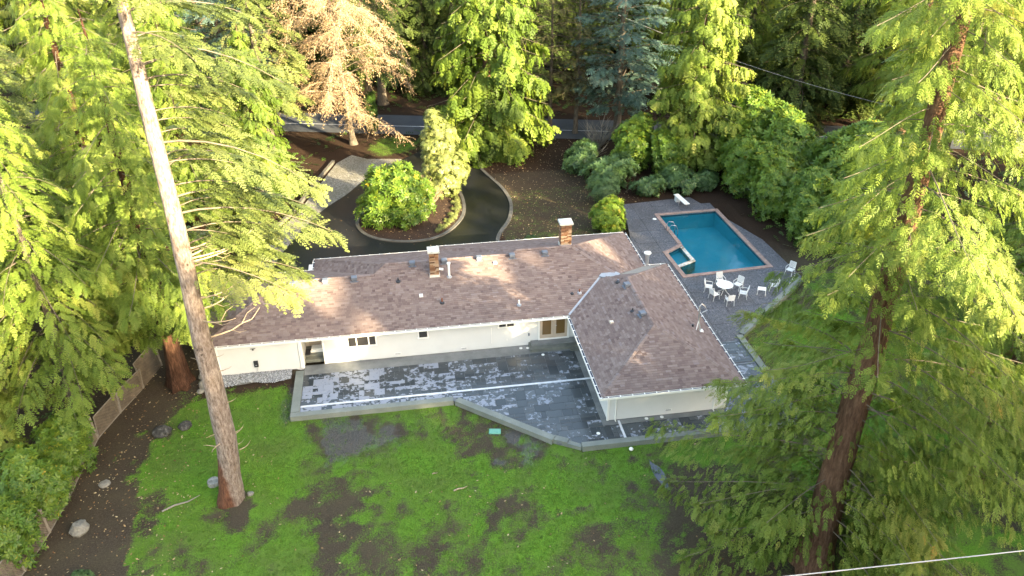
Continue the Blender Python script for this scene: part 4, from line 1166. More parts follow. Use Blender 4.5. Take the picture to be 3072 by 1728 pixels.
def conifer(seed, H, Rmax, base, style, nl, dens, leaf, barkm, tm, sector=None, fsize=(.5, .9), r0=None, flute=0.0, prof=.8, top=1.0, sparse=None, droopk=1.0, limb_every=1, hang=1.0, lvar=(.62, 1.15), limbm=None, trim=None, split=False, sweep=0.0):
    """meshes of one conifer: trunk, limbs, crown"""
    rg = np.random.default_rng(seed)
    P_, X_, N_, S_, T_ = [], [], [], [], []
    paths, radii = [], []
    up = np.array([0, 0, 1.0])
    for k_ in range(nl):
        u = (k_+rg.random())/nl
        u = u**1.12
        z0 = base+(H-base)*u*.985
        pr = (1-u)**prof*min(1, .62+2.2*u)
        L = Rmax*pr*rg.uniform(*lvar)+.35
        az = k_*2.39996+rg.normal(0, .35)
        if trim is not None: L *= trim(az, z0)
        if sector is not None:
            az = sector[0]+(sector[1]-sector[0])*rg.random() if z0 < sector[2] else az
        if sparse is not None and rg.random() < sparse(az, z0): continue
        hd = np.array([math.cos(az), math.sin(az), 0.0]); sd_ = np.array([-hd[1], hd[0], 0.0])
        m = 7
        s = np.linspace(0, 1, m)
        if style == 'cedar':
            hz_ = L*(.16*s-.85*droopk*s**2+.42*droopk*s**3)
        elif style == 'fir':
            hz_ = L*((.10+.25*u)*s-.42*droopk*s**2)
        else:
            hz_ = L*((.35)*s-.25*s**2)
        bend = rg.normal(0, .12)*L*s**2
        pa = np.array([0, 0, z0])+hd*(L*s)[:, None]+sd_*bend[:, None]+up*hz_[:, None]
        if k_ % limb_every == 0:
            paths.append(pa); radii.append(np.maximum(.012, (.013+(.0075 if limbm is None else .0045)*L)*(1-.9*s)))
        nf = int(dens*(L**1.35)*rg.uniform(.8, 1.2))+4
        sf = .12+.9*rg.random(nf)**.75
        ii_ = np.clip(sf, 0, 1)*(m-1); i0 = np.minimum(ii_.astype(int), m-2); fr_ = (ii_-i0)[:, None]
        base_p = pa[i0]*(1-fr_)+pa[i0+1]*fr_
        tang = norm(pa[i0+1]-pa[i0])
        sg = rg.choice([-1.0, 1.0], nf)
        q = rg.random(nf)**1.15*L*.40*(1.12-sf)*1.05+.03
        sv = sd_*sg[:, None]
        ctone = rg.normal(.5, .16)
        if style == 'cedar':
            p = base_p+sv*q[:, None]+tang*(q*.35)[:, None]-up*(q*.45+rg.random(nf)*.25)[:, None]
            X = tang*.55+sv*rg.uniform(.1, .75, nf)[:, None]-up*(hang*rg.uniform(.25, 1.35, nf))[:, None]+rg.normal(0, .2, (nf, 3))
            N = hd*.75+up*.75+sv*.15+rg.normal(0, .32, (nf, 3))
        else:
            p = base_p+sv*q[:, None]+tang*(q*.6)[:, None]-up*(q*.16+rg.random(nf)*.12)[:, None]
            X = tang*.75+sv*rg.uniform(.25, .95, nf)[:, None]-up*rg.uniform(-.05, .5, nf)[:, None]+rg.normal(0, .16, (nf, 3))
            N = up*1.0+hd*.2+rg.normal(0, .30, (nf, 3))
        P_.append(p); X_.append(X); N_.append(N)
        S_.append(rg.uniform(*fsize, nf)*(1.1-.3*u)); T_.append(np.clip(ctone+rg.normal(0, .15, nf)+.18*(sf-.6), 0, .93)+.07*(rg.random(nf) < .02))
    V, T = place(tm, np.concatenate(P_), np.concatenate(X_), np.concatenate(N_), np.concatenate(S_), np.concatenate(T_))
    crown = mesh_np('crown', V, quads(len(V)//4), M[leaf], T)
    if split:
        limbs = []
        for pa, rd_ in zip(paths, radii):
            LV, LF = tubes_np(pa[None], rd_[None], 4)
            limbs.append(mesh_np('limb', LV, LF, M['limb_grey'], smooth=True))
        return trunk_mesh('trunk', H, r0 or H*.019, M[barkm], seed+1, flute, flare=.35, sweep=sweep), limbs, crown
    LV, LF = tubes_np(np.array(paths), np.array(radii), 4)
    limbs = mesh_np('limbs', LV, LF, M[limbm or ('limb_grey' if barkm in ('bark_fir', 'bark_cedar', 'bark_red') else barkm)], smooth=True)
    tr_ = trunk_mesh('trunk', H, r0 or H*.019, M[barkm], seed+1, flute)
    return tr_, limbs, crown

def plant(kind, meshes, x, y, label, cat='tree', group=None, rz=0.0, sc=1.0, z=None):
    o = empty(kind, (x, y, gz(x, y) if z is None else z), rz)
    o.scale = (sc, sc, sc) if not hasattr(sc, '__len__') else sc
    for nm, me in zip(('trunk', 'limbs', 'crown'), meshes):
        if isinstance(me, list):
            for m1 in me: link('limb', m1, o)
        elif me: link(nm, me, o)
    return tag(o, label, cat, group)

# ------------------------------------------------------------------ the two big foreground trees
def gap(az, z):      # open round the foot of the trunk, as seen from the lawn side
    a = math.atan2(math.sin(az+2.15), math.cos(az+2.15))
    return .98 if z < 13 and abs(a) < .68 else (.5 if z < 17 and abs(a) < .6 else 0)
big_cedar = conifer(101, 34, 8.0, 1.6, 'cedar', 190, 25, 'leaf_cedar', 'bark_cedar', SPRAY['cedar_hi'], fsize=(.28, .56), r0=.72, flute=.17, prof=.68, sparse=gap, hang=.62, lvar=(.5, 1.25), limbm='limb_grey', split=True, trim=lambda az, z: .55 if 6 < z < 19 and math.cos(az+2.15) > .55 else (.64 if 9.5 < z < 25 and math.cos(az-PI*.93) > .25 else 1.0))
plant('cedar_tree', big_cedar, 17.5, 23.0, 'huge western cedar right of the lawn, drooping boughs filling the right side', sc=1.0)

fir = empty('fir_tree', (-9.5, 31.72, gz(-9.5, 31.72)))
tag(fir, 'tall fir with a long bare pale trunk standing alone on the left of the lawn', 'tree')
ftr = conifer(202, 36, 6.3, 13.0, 'fir', 46, 24, 'leaf_fir', 'bark_fir', SPRAY['fir'], sector=(R(-35), R(80), 25), fsize=(.40, .75), r0=.55, flute=.07, prof=.55, lvar=(.45, 1.2), split=True, sweep=.55)
link('trunk', ftr[0], fir); link('crown', ftr[2], fir)
for me in ftr[1]: link('limb', me, fir)
rg = random.Random(12)
for k_ in range(22):      # dead boughs and stubs down the trunk
    z = rg.uniform(3.0, 14.5); az = R(rg.uniform(-40, 60)) if z > 8.5 else R(rg.uniform(-60, 240))
    L = rg.uniform(1.4, 3.0) if z > 9.3 else rg.uniform(.2, .8)
    r = .62*(1-z/36)**.85
    pts = []
    for i in range(6):
        s = i/5
        pts.append((math.cos(az+.2*s*s)*(r*.8+L*s), math.sin(az+.2*s*s)*(r*.8+L*s), z+L*(.05*s+.22*s*s*rg.uniform(.5, 1.1))))
    m_ = MB(); m_.tube(pts, [.05*(1-.8*i/5)*min(1, L) for i in range(6)], 5)
    if L > 1.4:
        m_.tube([pts[3], (pts[3][0]+.25, pts[3][1]+.3, pts[3][2]+.35), (pts[3][0]+.6, pts[3][1]+.5, pts[3][2]+.5)], [.02, .014, .006], 4)
        m_.tube([pts[2], (pts[2][0]+.35, pts[2][1]-.2, pts[2][2]-.05), (pts[2][0]+.7, pts[2][1]-.3, pts[2][2]+.1)], [.018, .012, .005], 4)
    m_.build('dead_branch', M['dead_wood'], fir)

# ------------------------------------------------------------------ kinds of forest tree (meshes shared by their copies)
K = {}
K['cedar_a'] = conifer(11, 25, 5.8, 3.6, 'cedar', 105, 11.0, 'leaf_cedar', 'bark_cedar', SPRAY['cedar'], fsize=(.45, .85), flute=.2, hang=.75, lvar=(.5, 1.25))
K['cedar_b'] = conifer(12, 22, 4.8, 5.2, 'cedar', 95, 12, 'leaf_cedar', 'bark_red', SPRAY['cedar'], fsize=(.42, .8), flute=.22, prof=.6, hang=.8, lvar=(.5, 1.2), r0=.52)
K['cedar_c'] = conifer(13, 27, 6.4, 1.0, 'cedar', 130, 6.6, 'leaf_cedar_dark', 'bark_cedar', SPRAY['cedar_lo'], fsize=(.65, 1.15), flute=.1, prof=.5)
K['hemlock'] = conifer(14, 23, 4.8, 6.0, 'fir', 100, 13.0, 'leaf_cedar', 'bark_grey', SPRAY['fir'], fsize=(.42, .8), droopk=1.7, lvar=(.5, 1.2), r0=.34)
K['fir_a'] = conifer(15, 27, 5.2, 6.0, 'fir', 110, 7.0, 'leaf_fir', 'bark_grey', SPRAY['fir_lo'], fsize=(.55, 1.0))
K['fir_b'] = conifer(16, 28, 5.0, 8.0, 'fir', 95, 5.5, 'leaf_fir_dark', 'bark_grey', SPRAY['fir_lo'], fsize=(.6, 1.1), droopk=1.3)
K['blue'] = conifer(17, 22, 5.0, 3.0, 'up', 110, 9.0, 'leaf_blue', 'bark_grey', SPRAY['fir_lo'], fsize=(.45, .85), prof=.45)
K['column'] = conifer(18, 24, 4.4, 1.6, 'cedar', 140, 9.0, 'leaf_cedar', 'bark_cedar', SPRAY['cedar_lo'], fsize=(.5, .9), prof=.40, droopk=.6)
K['moss'] = conifer(19, 21, 4.5, 4.0, 'up', 90, 5.0, 'leaf_moss', 'bark_grey', SPRAY['fir_lo'], fsize=(.3, .7), prof=.4, r0=.26)
K['tall_fir'] = conifer(20, 30, 5.6, 1.0, 'fir', 130, 6.0, 'leaf_fir_dark', 'bark_grey', SPRAY['fir_lo'], fsize=(.8, 1.3), prof=.75)

TREES = [
 # kind, x, y, turn, scale, label
 ('cedar_b', -14.56, 42.1, .4, 1.02, 'red barked cedar with a fluted trunk beside the garage corner'),
 ('hemlock', -18.6, 38.0, 1.2, .92, 'slim leaning grey trunked hemlock rising behind the lattice fence'),
 ('cedar_a', -24.5, 37.5, 2.1, .84, 'sunlit cedar at the left edge beyond the lattice fence'),
 ('hemlock', -22.0, 45.0, 3.3, 1.0, 'bright hemlock behind the fence and left of the red barked cedar'),
 ('cedar_a', -29.0, 47.5, 4.4, .95, 'yellow green cedar at the far left edge, halfway up the picture'),
 ('cedar_b', -20.0, 52.5, .9, 1.1, 'cedar behind the tall bare trunk, left of the garage roof'),
 ('fir_a', -27.0, 58.0, 2.0, .88, 'pale green fir at upper left, behind the yellow green cedar'),
 ('hemlock', -34.0, 62.0, 5.0, 1.05, 'hemlock in the far upper left corner'),
 ('cedar_b', -12.3, 58.8, 1.7, .62, 'small orange trunked cedar at the foot of the gravel strip'),
 ('cedar_a', -17.0, 64.0, .2, .98, 'tall cedar behind the gravel strip, right of the bare trunk'),
 ('cedar_c', -12.2, 69.5, 3.0, .58, 'dense bright green young cedar hanging over the gravel strip'),
 ('hemlock', -21.5, 73.0, 2.7, 1.12, 'tall hemlock top at upper left, between the bare trunk and the tan tree'),
 ('fir_a', -12.5, 79.0, 4.1, .95, 'fir at the top left of the tan twiggy tree'),
 ('blue', -16.5, 84.0, 1.1, 1.0, 'grey green fir with a soft crown near the top left of the tan twiggy tree'),
 ('cedar_b', -29.0, 80.0, 3.9, 1.2, 'cedar at the top edge left of the bare trunk'),
 ('fir_a', -38.0, 78.0, .3, 1.1, 'fir in the top left corner beyond the hemlock'),
 ('fir_b', -1.2, 96.5, .6, .95, 'dark fir beyond the road, right of the tan twiggy tree'),
 ('tall_fir', 4.2, 101.0, 2.2, .85, 'broad dark fir beyond the road, left of the great cedar by the drive'),
 ('cedar_c', 9.3, 77.5, 1.0, 1.04, 'great drooping cedar beside the drive gate at the top centre'),
 ('moss', 16.9, 83.5, .5, .95, 'thin mossy half bare tree between the great cedar and the blue green fir'),
 ('moss', 19.4, 82.2, 2.5, 1.0, 'dark mossy leaning tree just left of the blue green fir'),
 ('blue', 23.6, 80.0, .8, 1.06, 'blue green fir with rusty flecks at the top, left of the golden cedar'),
 ('column', 28.3, 70.0, 2.6, 1.02, 'golden sunlit columnar cedar behind the diving board'),
 ('fir_b', 36.5, 86.0, 1.9, 1.05, 'dark fir in the gap right of the golden cedar'),
 ('fir_b', 33.0, 98.0, 4.8, 1.1, 'far dark fir above the wires in the right hand gap'),
 ('tall_fir', 43.5, 80.0, 3.5, .9, 'blue shaded fir behind the right hand cedar boughs'),
 ('cedar_a', 38.0, 37.5, 2.8, .95, 'sunlit cedar at the right edge behind the huge cedar'),
 ('hemlock', 50.0, 63.0, 5.5, 1.2, 'bright hemlock in the upper right corner'),
 ('cedar_a', 54.0, 76.0, .7, 1.2, 'cedar at the top right behind the bright hemlock'),
 ('cedar_a', 28.5, 27.0, 3.4, .78, 'cedar close behind the huge cedar at right, its crown reaching the right edge'),
 ('hemlock', 46.0, 41.5, 1.0, 1.05, 'pale hemlock on the right edge, upper half of the picture'),
 ('cedar_b', 33.5, 44.5, 5.2, .78, 'thin second cedar with a pale stem just left of the huge trunk at right'),
]
for kd, x, y, rz, sc, lb in TREES:
    nm = {'cedar_a': 'cedar_tree', 'cedar_b': 'cedar_tree', 'cedar_c': 'cedar_tree', 'column': 'cedar_tree', 'hemlock': 'hemlock_tree', 'blue': 'fir_tree', 'moss': 'mossy_tree'}.get(kd, 'fir_tree')
    plant(nm, K[kd], x, y, lb, rz=rz, sc=sc)
# the wood beyond the road
rw_ = random.Random(31)
fw = np.array(fwd)
def in_view(x, y, margin=1.12, z=12):
    v = np.array([x, y, z-CAMZ]); d = v@fw
    return d > 5 and abs(v@rx/d) < .643*margin
for gy in range(0, 6):
    for gx in range(-10, 13):
        x = gx*8.5+rw_.uniform(-3, 3); y = 100+gy*8.5+rw_.uniform(-3, 3)-.25*(x+2)+(4 if abs(x-2) < 8 else 0)
        if not in_view(x, y) or y < road_y(x)+6.5: continue
        if gy > 3 and rw_.random() < .25: continue
        kd = rw_.choice(('fir_b', 'fir_b', 'tall_fir', 'tall_fir', 'hemlock', 'cedar_c'))
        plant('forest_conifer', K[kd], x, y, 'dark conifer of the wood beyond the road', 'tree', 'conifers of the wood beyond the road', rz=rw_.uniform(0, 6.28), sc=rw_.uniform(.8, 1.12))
for x, y in ((-40, 50), (-44, 60), (-48, 72), (-46, 88), (-56, 84), (-36, 92), (-26, 93), (-36, 70), (60, 60), (66, 74), (48, 92), (60, 95), (72, 90), (60, 48), (-20, 92.5)):
    plant('forest_conifer', K[rw_.choice(('cedar_a', 'cedar_b', 'hemlock', 'fir_a'))], x, y, 'conifer in the wood closing the view at the side', 'tree', 'conifers of the wood at the sides', rz=rw_.uniform(0, 6.28), sc=rw_.uniform(.85, 1.1))
# the wood goes on behind and beside the drone; it keeps the low sun off the lawn and the house
ridge = [(-10+3.7*i+rw_.uniform(-.8, .8), -40-6*(i % 3)+rw_.uniform(-1.5, 1.5), rw_.uniform(1.40, 1.50)) for i in range(39)]
for x, y, s in ridge+[(50, 21, .60), (56, 18, .68), (62, 22, .72), (64, 12, .9), (70, 16, 1.0), (69, 30, .9), (75, 26, 1.0), (80, 34, 1.0), (84, 22, 1.05), (43, 22, .5), (38.8, 18.6, .5), (35.5, 16, .5)]:
    plant('forest_conifer', K['cedar_c'], x, y, 'conifer of the wood outside the picture that shades the garden', 'tree', 'conifers of the wood around the drone', rz=rw_.uniform(0, 6.28), sc=(s*1.15, s*1.15, s*1.12))

# ------------------------------------------------------------------ broadleaf shrubs
def tmpl_whorl(n, l, w, tilt):
    V = []
    for i in range(n):
        a = 2*PI*i/n
        q = leaf_quad((0.04*math.cos(a), .04*math.sin(a), 0), (math.cos(a), math.sin(a)), l*(1+.15*((i*7) % 3-1)), w, tilt)
        V += q
    return np.array(V, float)
WH = tmpl_whorl(7, 1.0, .34, .25)
WL = tmpl_whorl(5, 1.0, .42, -.25)
WF = tmpl_whorl(4, 1.0, .25, .1)
def shrub(seed, blobs, n, size, leaf, tm=WH, fill=.35):
    rg = np.random.default_rng(seed)
    vol = np.array([b[3]*b[4]*b[5] for b in blobs])**.67; vol = vol/vol.sum()
    P, N, T, S = [], [], [], []
    for b, f in zip(blobs, vol):
        k_ = int(n*f)
        d = norm(rg.normal(0, 1, (k_, 3))); d[:, 2] = np.abs(d[:, 2])*np.where(rg.random(k_) < .78, 1, -1); d = norm(d)
        lump = .62+.60*vnoise(d[:, 0]*3.1+seed, d[:, 1]*3.1+d[:, 2]*2.6, seed)
        rr_ = np.where(rg.random(k_) < fill, rg.random(k_)**.5*.85, 1.0)*lump*rg.uniform(.9, 1.06, k_)
        p = np.array(b[:3])+d*np.array(b[3:])*rr_[:, None]
        P.append(p); N.append(norm(d+np.array([0, 0, .55])+rg.normal(0, .3, (k_, 3))))
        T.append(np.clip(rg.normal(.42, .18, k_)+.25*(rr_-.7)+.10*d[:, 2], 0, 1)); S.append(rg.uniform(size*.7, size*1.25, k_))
    P = np.concatenate(P); N = np.concatenate(N); T = np.concatenate(T); S = np.concatenate(S)
    ok = P[:, 2] > .05
    P, N, T, S = P[ok], N[ok], T[ok], S[ok]
    V, TT = place(tm, P, np.cross(N, rg.normal(0, 1, N.shape)), N, S, T)
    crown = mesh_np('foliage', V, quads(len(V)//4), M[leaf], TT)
    pth = []
    for b in blobs:
        for i in range(5):
            t_ = np.linspace(0, 1, 5)[:, None]
            e = np.array(b[:3])+rg.normal(0, .35, 3)*np.array(b[3:])
            pth.append(np.array([rg.normal(0, .15), rg.normal(0, .15), -.1])*(1-t_)+e*t_+np.array([0, 0, .3])*np.sin(t_*PI)*.4)
    LV, LF = tubes_np(np.array(pth), np.repeat(np.linspace(.05, .012, 5)[None], len(pth), 0), 4)
    stems = mesh_np('stems', LV, LF, M['bark_grey'], smooth=True)
    return stems, crown
def put_shrub(name, meshes, x, y, label, cat='shrub', group=None, rz=0.0, sc=1.0, z=None):
    o = empty(name, (x, y, gz(x, y) if z is None else z), rz); o.scale = (sc, sc, sc)
    for me in meshes: link(me.name.split('.')[0], me, o)
    return tag(o, label, cat, group)
rh = shrub(1, [(0, 0, 1.6, 2.0, 1.9, 1.5), (.2, 0, 3.2, 2.15, 2.0, 1.7), (-.1, .1, 4.9, 1.75, 1.6, 1.6), (-.3, 0, 6.4, 1.0, .95, 1.2), (.6, 0, 5.6, .9, .9, 1.0), (1.3, .2, 2.2, 1.2, 1.2, 1.2), (-.55, .1, 7.2, .5, .5, .7)], 3300, .24, 'leaf_rhodo', WH, .3)
put_shrub('rhododendron', rh, 3.7, 67.3, 'tall pale sunlit rhododendron standing on the drive island', 'shrub', sc=1.08)
sb = shrub(2, [(-1.3, 0, 1.3, 1.6, 1.6, 1.3), (1.0, .2, 1.5, 1.7, 1.7, 1.4), (0, .2, 2.7, 1.8, 1.6, 1.4), (-1.2, .3, 3.1, 1.0, 1.0, 1.1), (1.1, -.2, 2.4, 1.3, 1.2, 1.1), (.3, -.7, 1.2, 1.6, 1.2, 1.1), (.3, .5, 3.5, .9, .9, .9)], 4200, .25, 'leaf_laurel', WL, .3)
put_shrub('rounded_shrub', sb, -.35, 62.6, 'big rounded green shrub with yellow tips on the drive island', 'shrub', sc=1.22)
s_b = shrub(3, [(0, 0, 1.2, 1.45, 1.5, 1.3), (.4, .2, 1.9, 1.1, 1.1, 1.1), (-.5, -.2, 1.6, 1.0, 1.1, 1.1), (.2, -.9, .7, 1.1, .8, .8)], 2600, .20, 'leaf_bright', WL, .3)
put_shrub('bright_shrub', s_b, 16.75, 58.3, 'bright lime green shrub behind the house, left of the pool deck', 'shrub')
s_d = shrub(4, [(0, 0, 1.3, 1.5, 1.6, 1.4), (.5, .4, 2.0, 1.1, 1.2, 1.1), (-.6, .6, 1.7, 1.0, 1.0, 1.0)], 2200, .22, 'leaf_bluegreen', WF, .3)
put_shrub('dark_shrub', s_d, 17.8, 63.4, 'dull dark green shrub directly behind the lime green one', 'shrub')
lw = shrub(5, [(0, 0, .9, 1.5, 1.3, 1.0), (.7, 0, 1.2, 1.0, 1.0, .9)], 1500, .22, 'leaf_bluegreen', WL, .3)
lau = shrub(6, [(0, 0, 1.6, 1.9, 1.8, 1.6), (.4, .2, 3.2, 1.8, 1.7, 1.6), (-.7, -.2, 2.6, 1.4, 1.4, 1.3), (.9, -.3, 4.3, 1.1, 1.1, 1.0)], 3000, .30, 'leaf_laurel', WL, .25)
ivy = shrub(7, [(0, 0, .9, .8, .8, 1.0), (0, 0, 2.3, .75, .75, 1.2), (.1, 0, 3.7, .6, .6, 1.0)], 1500, .20, 'leaf_ivy', WL, .2)
for me, x, y, rz, sc, lb, nm in (
 (lw, 22.3, 64.8, 0, .95, 'low blue green shrub against the pool deck, left of the diving board', 'low_shrub'), (lw, 25.6, 65.2, 2, 1.15, 'low glossy shrub behind the diving board', 'low_shrub'), (lw, 28.2, 65.4, 4, .9, 'low shrub at the far corner of the pool deck', 'low_shrub'),
 (lw, 19.3, 67.6, 0, 1.5, 'loose dark shrub between the dull dark shrub and the golden cedar', 'low_shrub'), (lw, 17.6, 71.6, 1, 1.35, 'loose dark shrub at the right edge of the leaf strewn bed', 'low_shrub'),
 (lau, 22.6, 70.6, 1, 1.05, 'leafy shrub in shade left of the golden cedar foot', 'laurel'), (lau, 25.6, 68.6, 3, .9, 'leafy shrub right below the golden cedar', 'laurel'),
 (lau, 32.0, 67.0, .5, 1.3, 'tall sunlit laurel nearest the golden cedar', 'laurel'), (lau, 35.4, 64.0, 2.2, 1.4, 'tall sunlit laurel farthest right behind the pool', 'laurel'), (lau, 32.4, 61.0, 3.6, 1.1, 'laurel at the far right side of the pool deck', 'laurel'), (lau, 33.4, 56.6, 5, 1.05, 'shaded laurel halfway along the right side of the pool', 'laurel'), (lau, 34.0, 52.0, 1.1, .95, 'shaded laurel at the near right side of the pool', 'laurel'),
 (lau, 30.9, 63.4, 1.4, 1.0, 'laurel at the far right corner of the pool deck', 'laurel'), (lau, 31.4, 58.4, 2.4, .85, 'laurel pressed against the right edge of the pool deck', 'laurel'), (lau, 32.2, 54.0, 4.4, .8, 'shaded laurel where the right deck edge bends', 'laurel'), (lau, 35.0, 69.5, 3.1, 1.5, 'highest sunlit laurel behind the others right of the golden cedar', 'laurel'), (lau, 38.0, 59.0, 0.4, 1.5, 'big laurel under the tips of the huge cedar boughs', 'laurel'),
 (lau, 12.6, 83.0, .3, .62, 'dark laurel at the roadside, left end of its row', 'laurel'), (lau, 15.2, 81.6, 2.3, .55, 'dark laurel at the roadside, middle of its row', 'laurel'), (lau, 10.9, 81.7, 4.3, .45, 'small dark laurel under the right boughs of the great drooping cedar', 'laurel'),
 (lw, 6.6, 81.0, 1.7, .7, 'small dark bush beside the drive mouth', 'low_shrub'), (lw, 10.3, 56.3, 2.7, .5, 'little grey green bush at the drive kerb behind the house', 'low_shrub'),
 (lau, -18.7, 35.0, .9, .72, 'yellow green laurel spilling over the lattice fence', 'laurel'), (lau, -18.9, 32.2, 2.9, .74, 'laurel at the lower left corner behind the lattice fence', 'laurel'), (lau, -19.6, 29.2, 4.9, .78, 'laurel in the bottom left corner of the picture', 'laurel'), (lau, -24.6, 31.5, 4.0, .85, 'laurel at the left edge below the hemlocks', 'laurel'),
 (lw, -13.0, 47.0, 3.0, 1.1, 'dark shrub in the gap left of the garage', 'low_shrub'), (lau, -17.5, 49.0, 0.0, .8, 'dark laurel between the red barked cedar and the bare trunk', 'laurel'), (lw, -15.9, 27.4, 3.0, .30, 'tiny green seedling on the bare path at bottom left', 'seedling')):
    put_shrub(nm, me, x, y, lb, 'shrub' if nm != 'seedling' else 'plant', rz=rz, sc=sc)
# small plants along the rim of the island, and wild growth by the road
tuft = shrub(8, [(0, 0, .16, .26, .26, .2)], 90, .13, 'leaf_rhodo', WF, .3)
rimpts = [q for q in offset_line(IS, .55, True) if q[0] > 2.6 and q[1] < 69] + [q for q in offset_line(IS, .95, True) if q[0] > 3 and q[1] < 67][::2]
for q in rimpts:
    put_shrub('edging_plant', (tuft[1],), q[0], q[1], 'low edging plant along the right rim of the drive island', 'plant', 'edging plants on the island rim', rz=random.uniform(0, 6), sc=random.uniform(.75, 1.2), z=.05)
def twiggy(seed, n, h, mat, spread=.6, r=.018):
    rg = np.random.default_rng(seed); pth = []
    for i in range(n):
        az = rg.uniform(0, 6.28); t = np.linspace(0, 1, 5); L = h*rg.uniform(.6, 1.1); sp_ = spread*rg.uniform(.3, 1)
        pth.append(np.stack([np.cos(az+t*.4)*L*sp_*t**1.2, np.sin(az+t*.4)*L*sp_*t**1.2, L*t*(1-.15*sp_*t)], -1))
        for j in range(3):
            b = pth[-1-j][rg.integers(1, 4)] if j == 0 else pth[-1][0]
            a2 = az+rg.normal(0, .9); tt = t[:, None]
            pth.append(b+np.concatenate([np.cos(a2)*tt, np.sin(a2)*tt, 1.1*tt], 1)*L*.35)
    LV, LF = tubes_np(np.array(pth), np.repeat(np.linspace(r, r*.25, 5)[None], len(pth), 0), 3)
    return mesh_np('twigs', LV, LF, M[mat])
o = link('bare_bush', twiggy(5, 22, 2.6, 'dead_wood', .75, .03), loc=(2.5, 64.6, .2)); tag(o, 'bare tan twiggy bush between the two shrubs of the island', 'bush')
o = link('bare_bush', twiggy(6, 40, 3.2, 'grey_wood', .9, .03), loc=(20.6, 76.5, -.1)); tag(o, 'bare reddish bush below the blue green fir', 'bush')
o = link('bare_bush', twiggy(9, 30, 2.2, 'dead_wood', 1.1, .026), loc=(18.6, 73.2, -.1)); tag(o, 'bare bush with tan sprays behind the leaf strewn bed', 'bush')

# ------------------------------------------------------------------ tan twiggy tree over the gravel strip
def tan_tree(seed):
    rg = np.random.default_rng(seed); H = 23
    pth, rad, P, X, N, S, T = [], [], [], [], [], [], []
    lean = np.array([-.05, -.03])
    for i in range(76):
        u = (i+.5)/76; z0 = 3.5+(H-4)*u**.9
        az = R(225)+rg.normal(0, 1.25) if i % 3 else rg.uniform(0, 6.28)
        L = (8.2*(1-u)**.42+.8)*rg.uniform(.55, 1.2)*(1 if i % 3 else .75)
        hd = np.array([math.cos(az), math.sin(az), 0]); sd_ = np.array([-hd[1], hd[0], 0])
        s = np.linspace(0, 1, 6)
        pa = np.array([lean[0]*z0, lean[1]*z0, z0])+hd*(L*s**.9)[:, None]+sd_*(rg.normal(0, .28)*L*s**2)[:, None]+np.array([0, 0, 1.])*(L*(rg.uniform(.4, .95)*s-1.05*s**2*rg.uniform(.6, 1.3)))[:, None]
        pth.append(pa); rad.append(.010+.045*(1-s)*min(1, L/5))
        nb = int(11*L)
        for j in range(nb):
            f = .15+.85*rg.random(); ii_ = min(int(f*5), 4); b = pa[ii_]+(pa[ii_+1]-pa[ii_])*(f*5-ii_)
            d = hd*rg.uniform(.2, .9)+sd_*rg.normal(0, .75)+np.array([0, 0, rg.uniform(-.75, .2)])
            l = rg.uniform(.6, 2.1)*(1.1-.4*f); t_ = s[:, None]
            q = b+norm(d)*l*t_+np.array([0, 0, -.35*l])*t_**2
            pth.append(q); rad.append(.014*(1-.75*s))
            for m in range(9):
                e = q[rg.integers(1, 6)]+rg.normal(0, .10, 3)
                P.append(e); X.append(rg.normal(0, .6, 3)+np.array([0, 0, -.4])); N.append(rg.normal(0, 1, 3)); S.append(rg.uniform(.09, .22)); T.append(rg.random())
    tq = np.array(leaf_quad((0, 0, 0), (1, 0), 1.0, .42, .1), float)
    V, TT = place(tq, np.array(P), np.array(X), np.array(N), np.array(S), np.array(T))
    LV, LF = tubes_np(np.array(pth), np.array(rad), 3)
    return (trunk_mesh('trunk', H, .34, M['bark_grey'], seed, lean=tuple(lean)), mesh_np('limbs', LV, LF, M['dead_wood']), mesh_np('crown', V, quads(len(V)//4), M['leaf_tan'], TT))
plant('tan_tree', tan_tree(77), -4.6, 83.0, 'tan twiggy tree with drooping sunlit sprays over the gravel strip', 'tree')
plant('ivy_tree', K['fir_b'], -2.6, 86.6, 'old dark tree by the road with an ivy clad trunk, right of the tan tree', 'tree', sc=.86, rz=2.0)
put_shrub('ivy', ivy, -2.6, 86.3, 'ivy wrapped round the foot of the old roadside tree', 'ivy', sc=1.0)

# ------------------------------------------------------------------ lattice fence on the left
def lattice(seed, W_, Hh):
    m_ = MB(); s = .115; r_ = .012
    n = int((W_+Hh)/s)
    for i in range(n):
        for sg in (0, 1):
            a = i*s
            p0 = (max(0, a-Hh), min(a, Hh)) if True else None
            p1 = (min(a, W_), max(0, a-W_))
            if p1[0]-p0[0] < .05: continue
            if sg: p0 = (W_-p0[0], p0[1]); p1 = (W_-p1[0], p1[1])
            m_.bar((p0[0], .010*(1 if sg else -1), p0[1]), (p1[0], .010*(1 if sg else -1), p1[1]), .008, .034)
    return m_
fence = empty('lattice_fence', (-18.2, 36, -.4)); tag(fence, 'weathered wooden lattice fence along the bare path on the left', 'fence')
FP = [(-16.1, 44.4), (-16.7, 42.1), (-17.5, 39.9), (-18.15, 37.7), (-18.25, 35.4), (-18.3, 33.1), (-18.5, 30.8), (-18.85, 28.5), (-19.4, 26.2)]
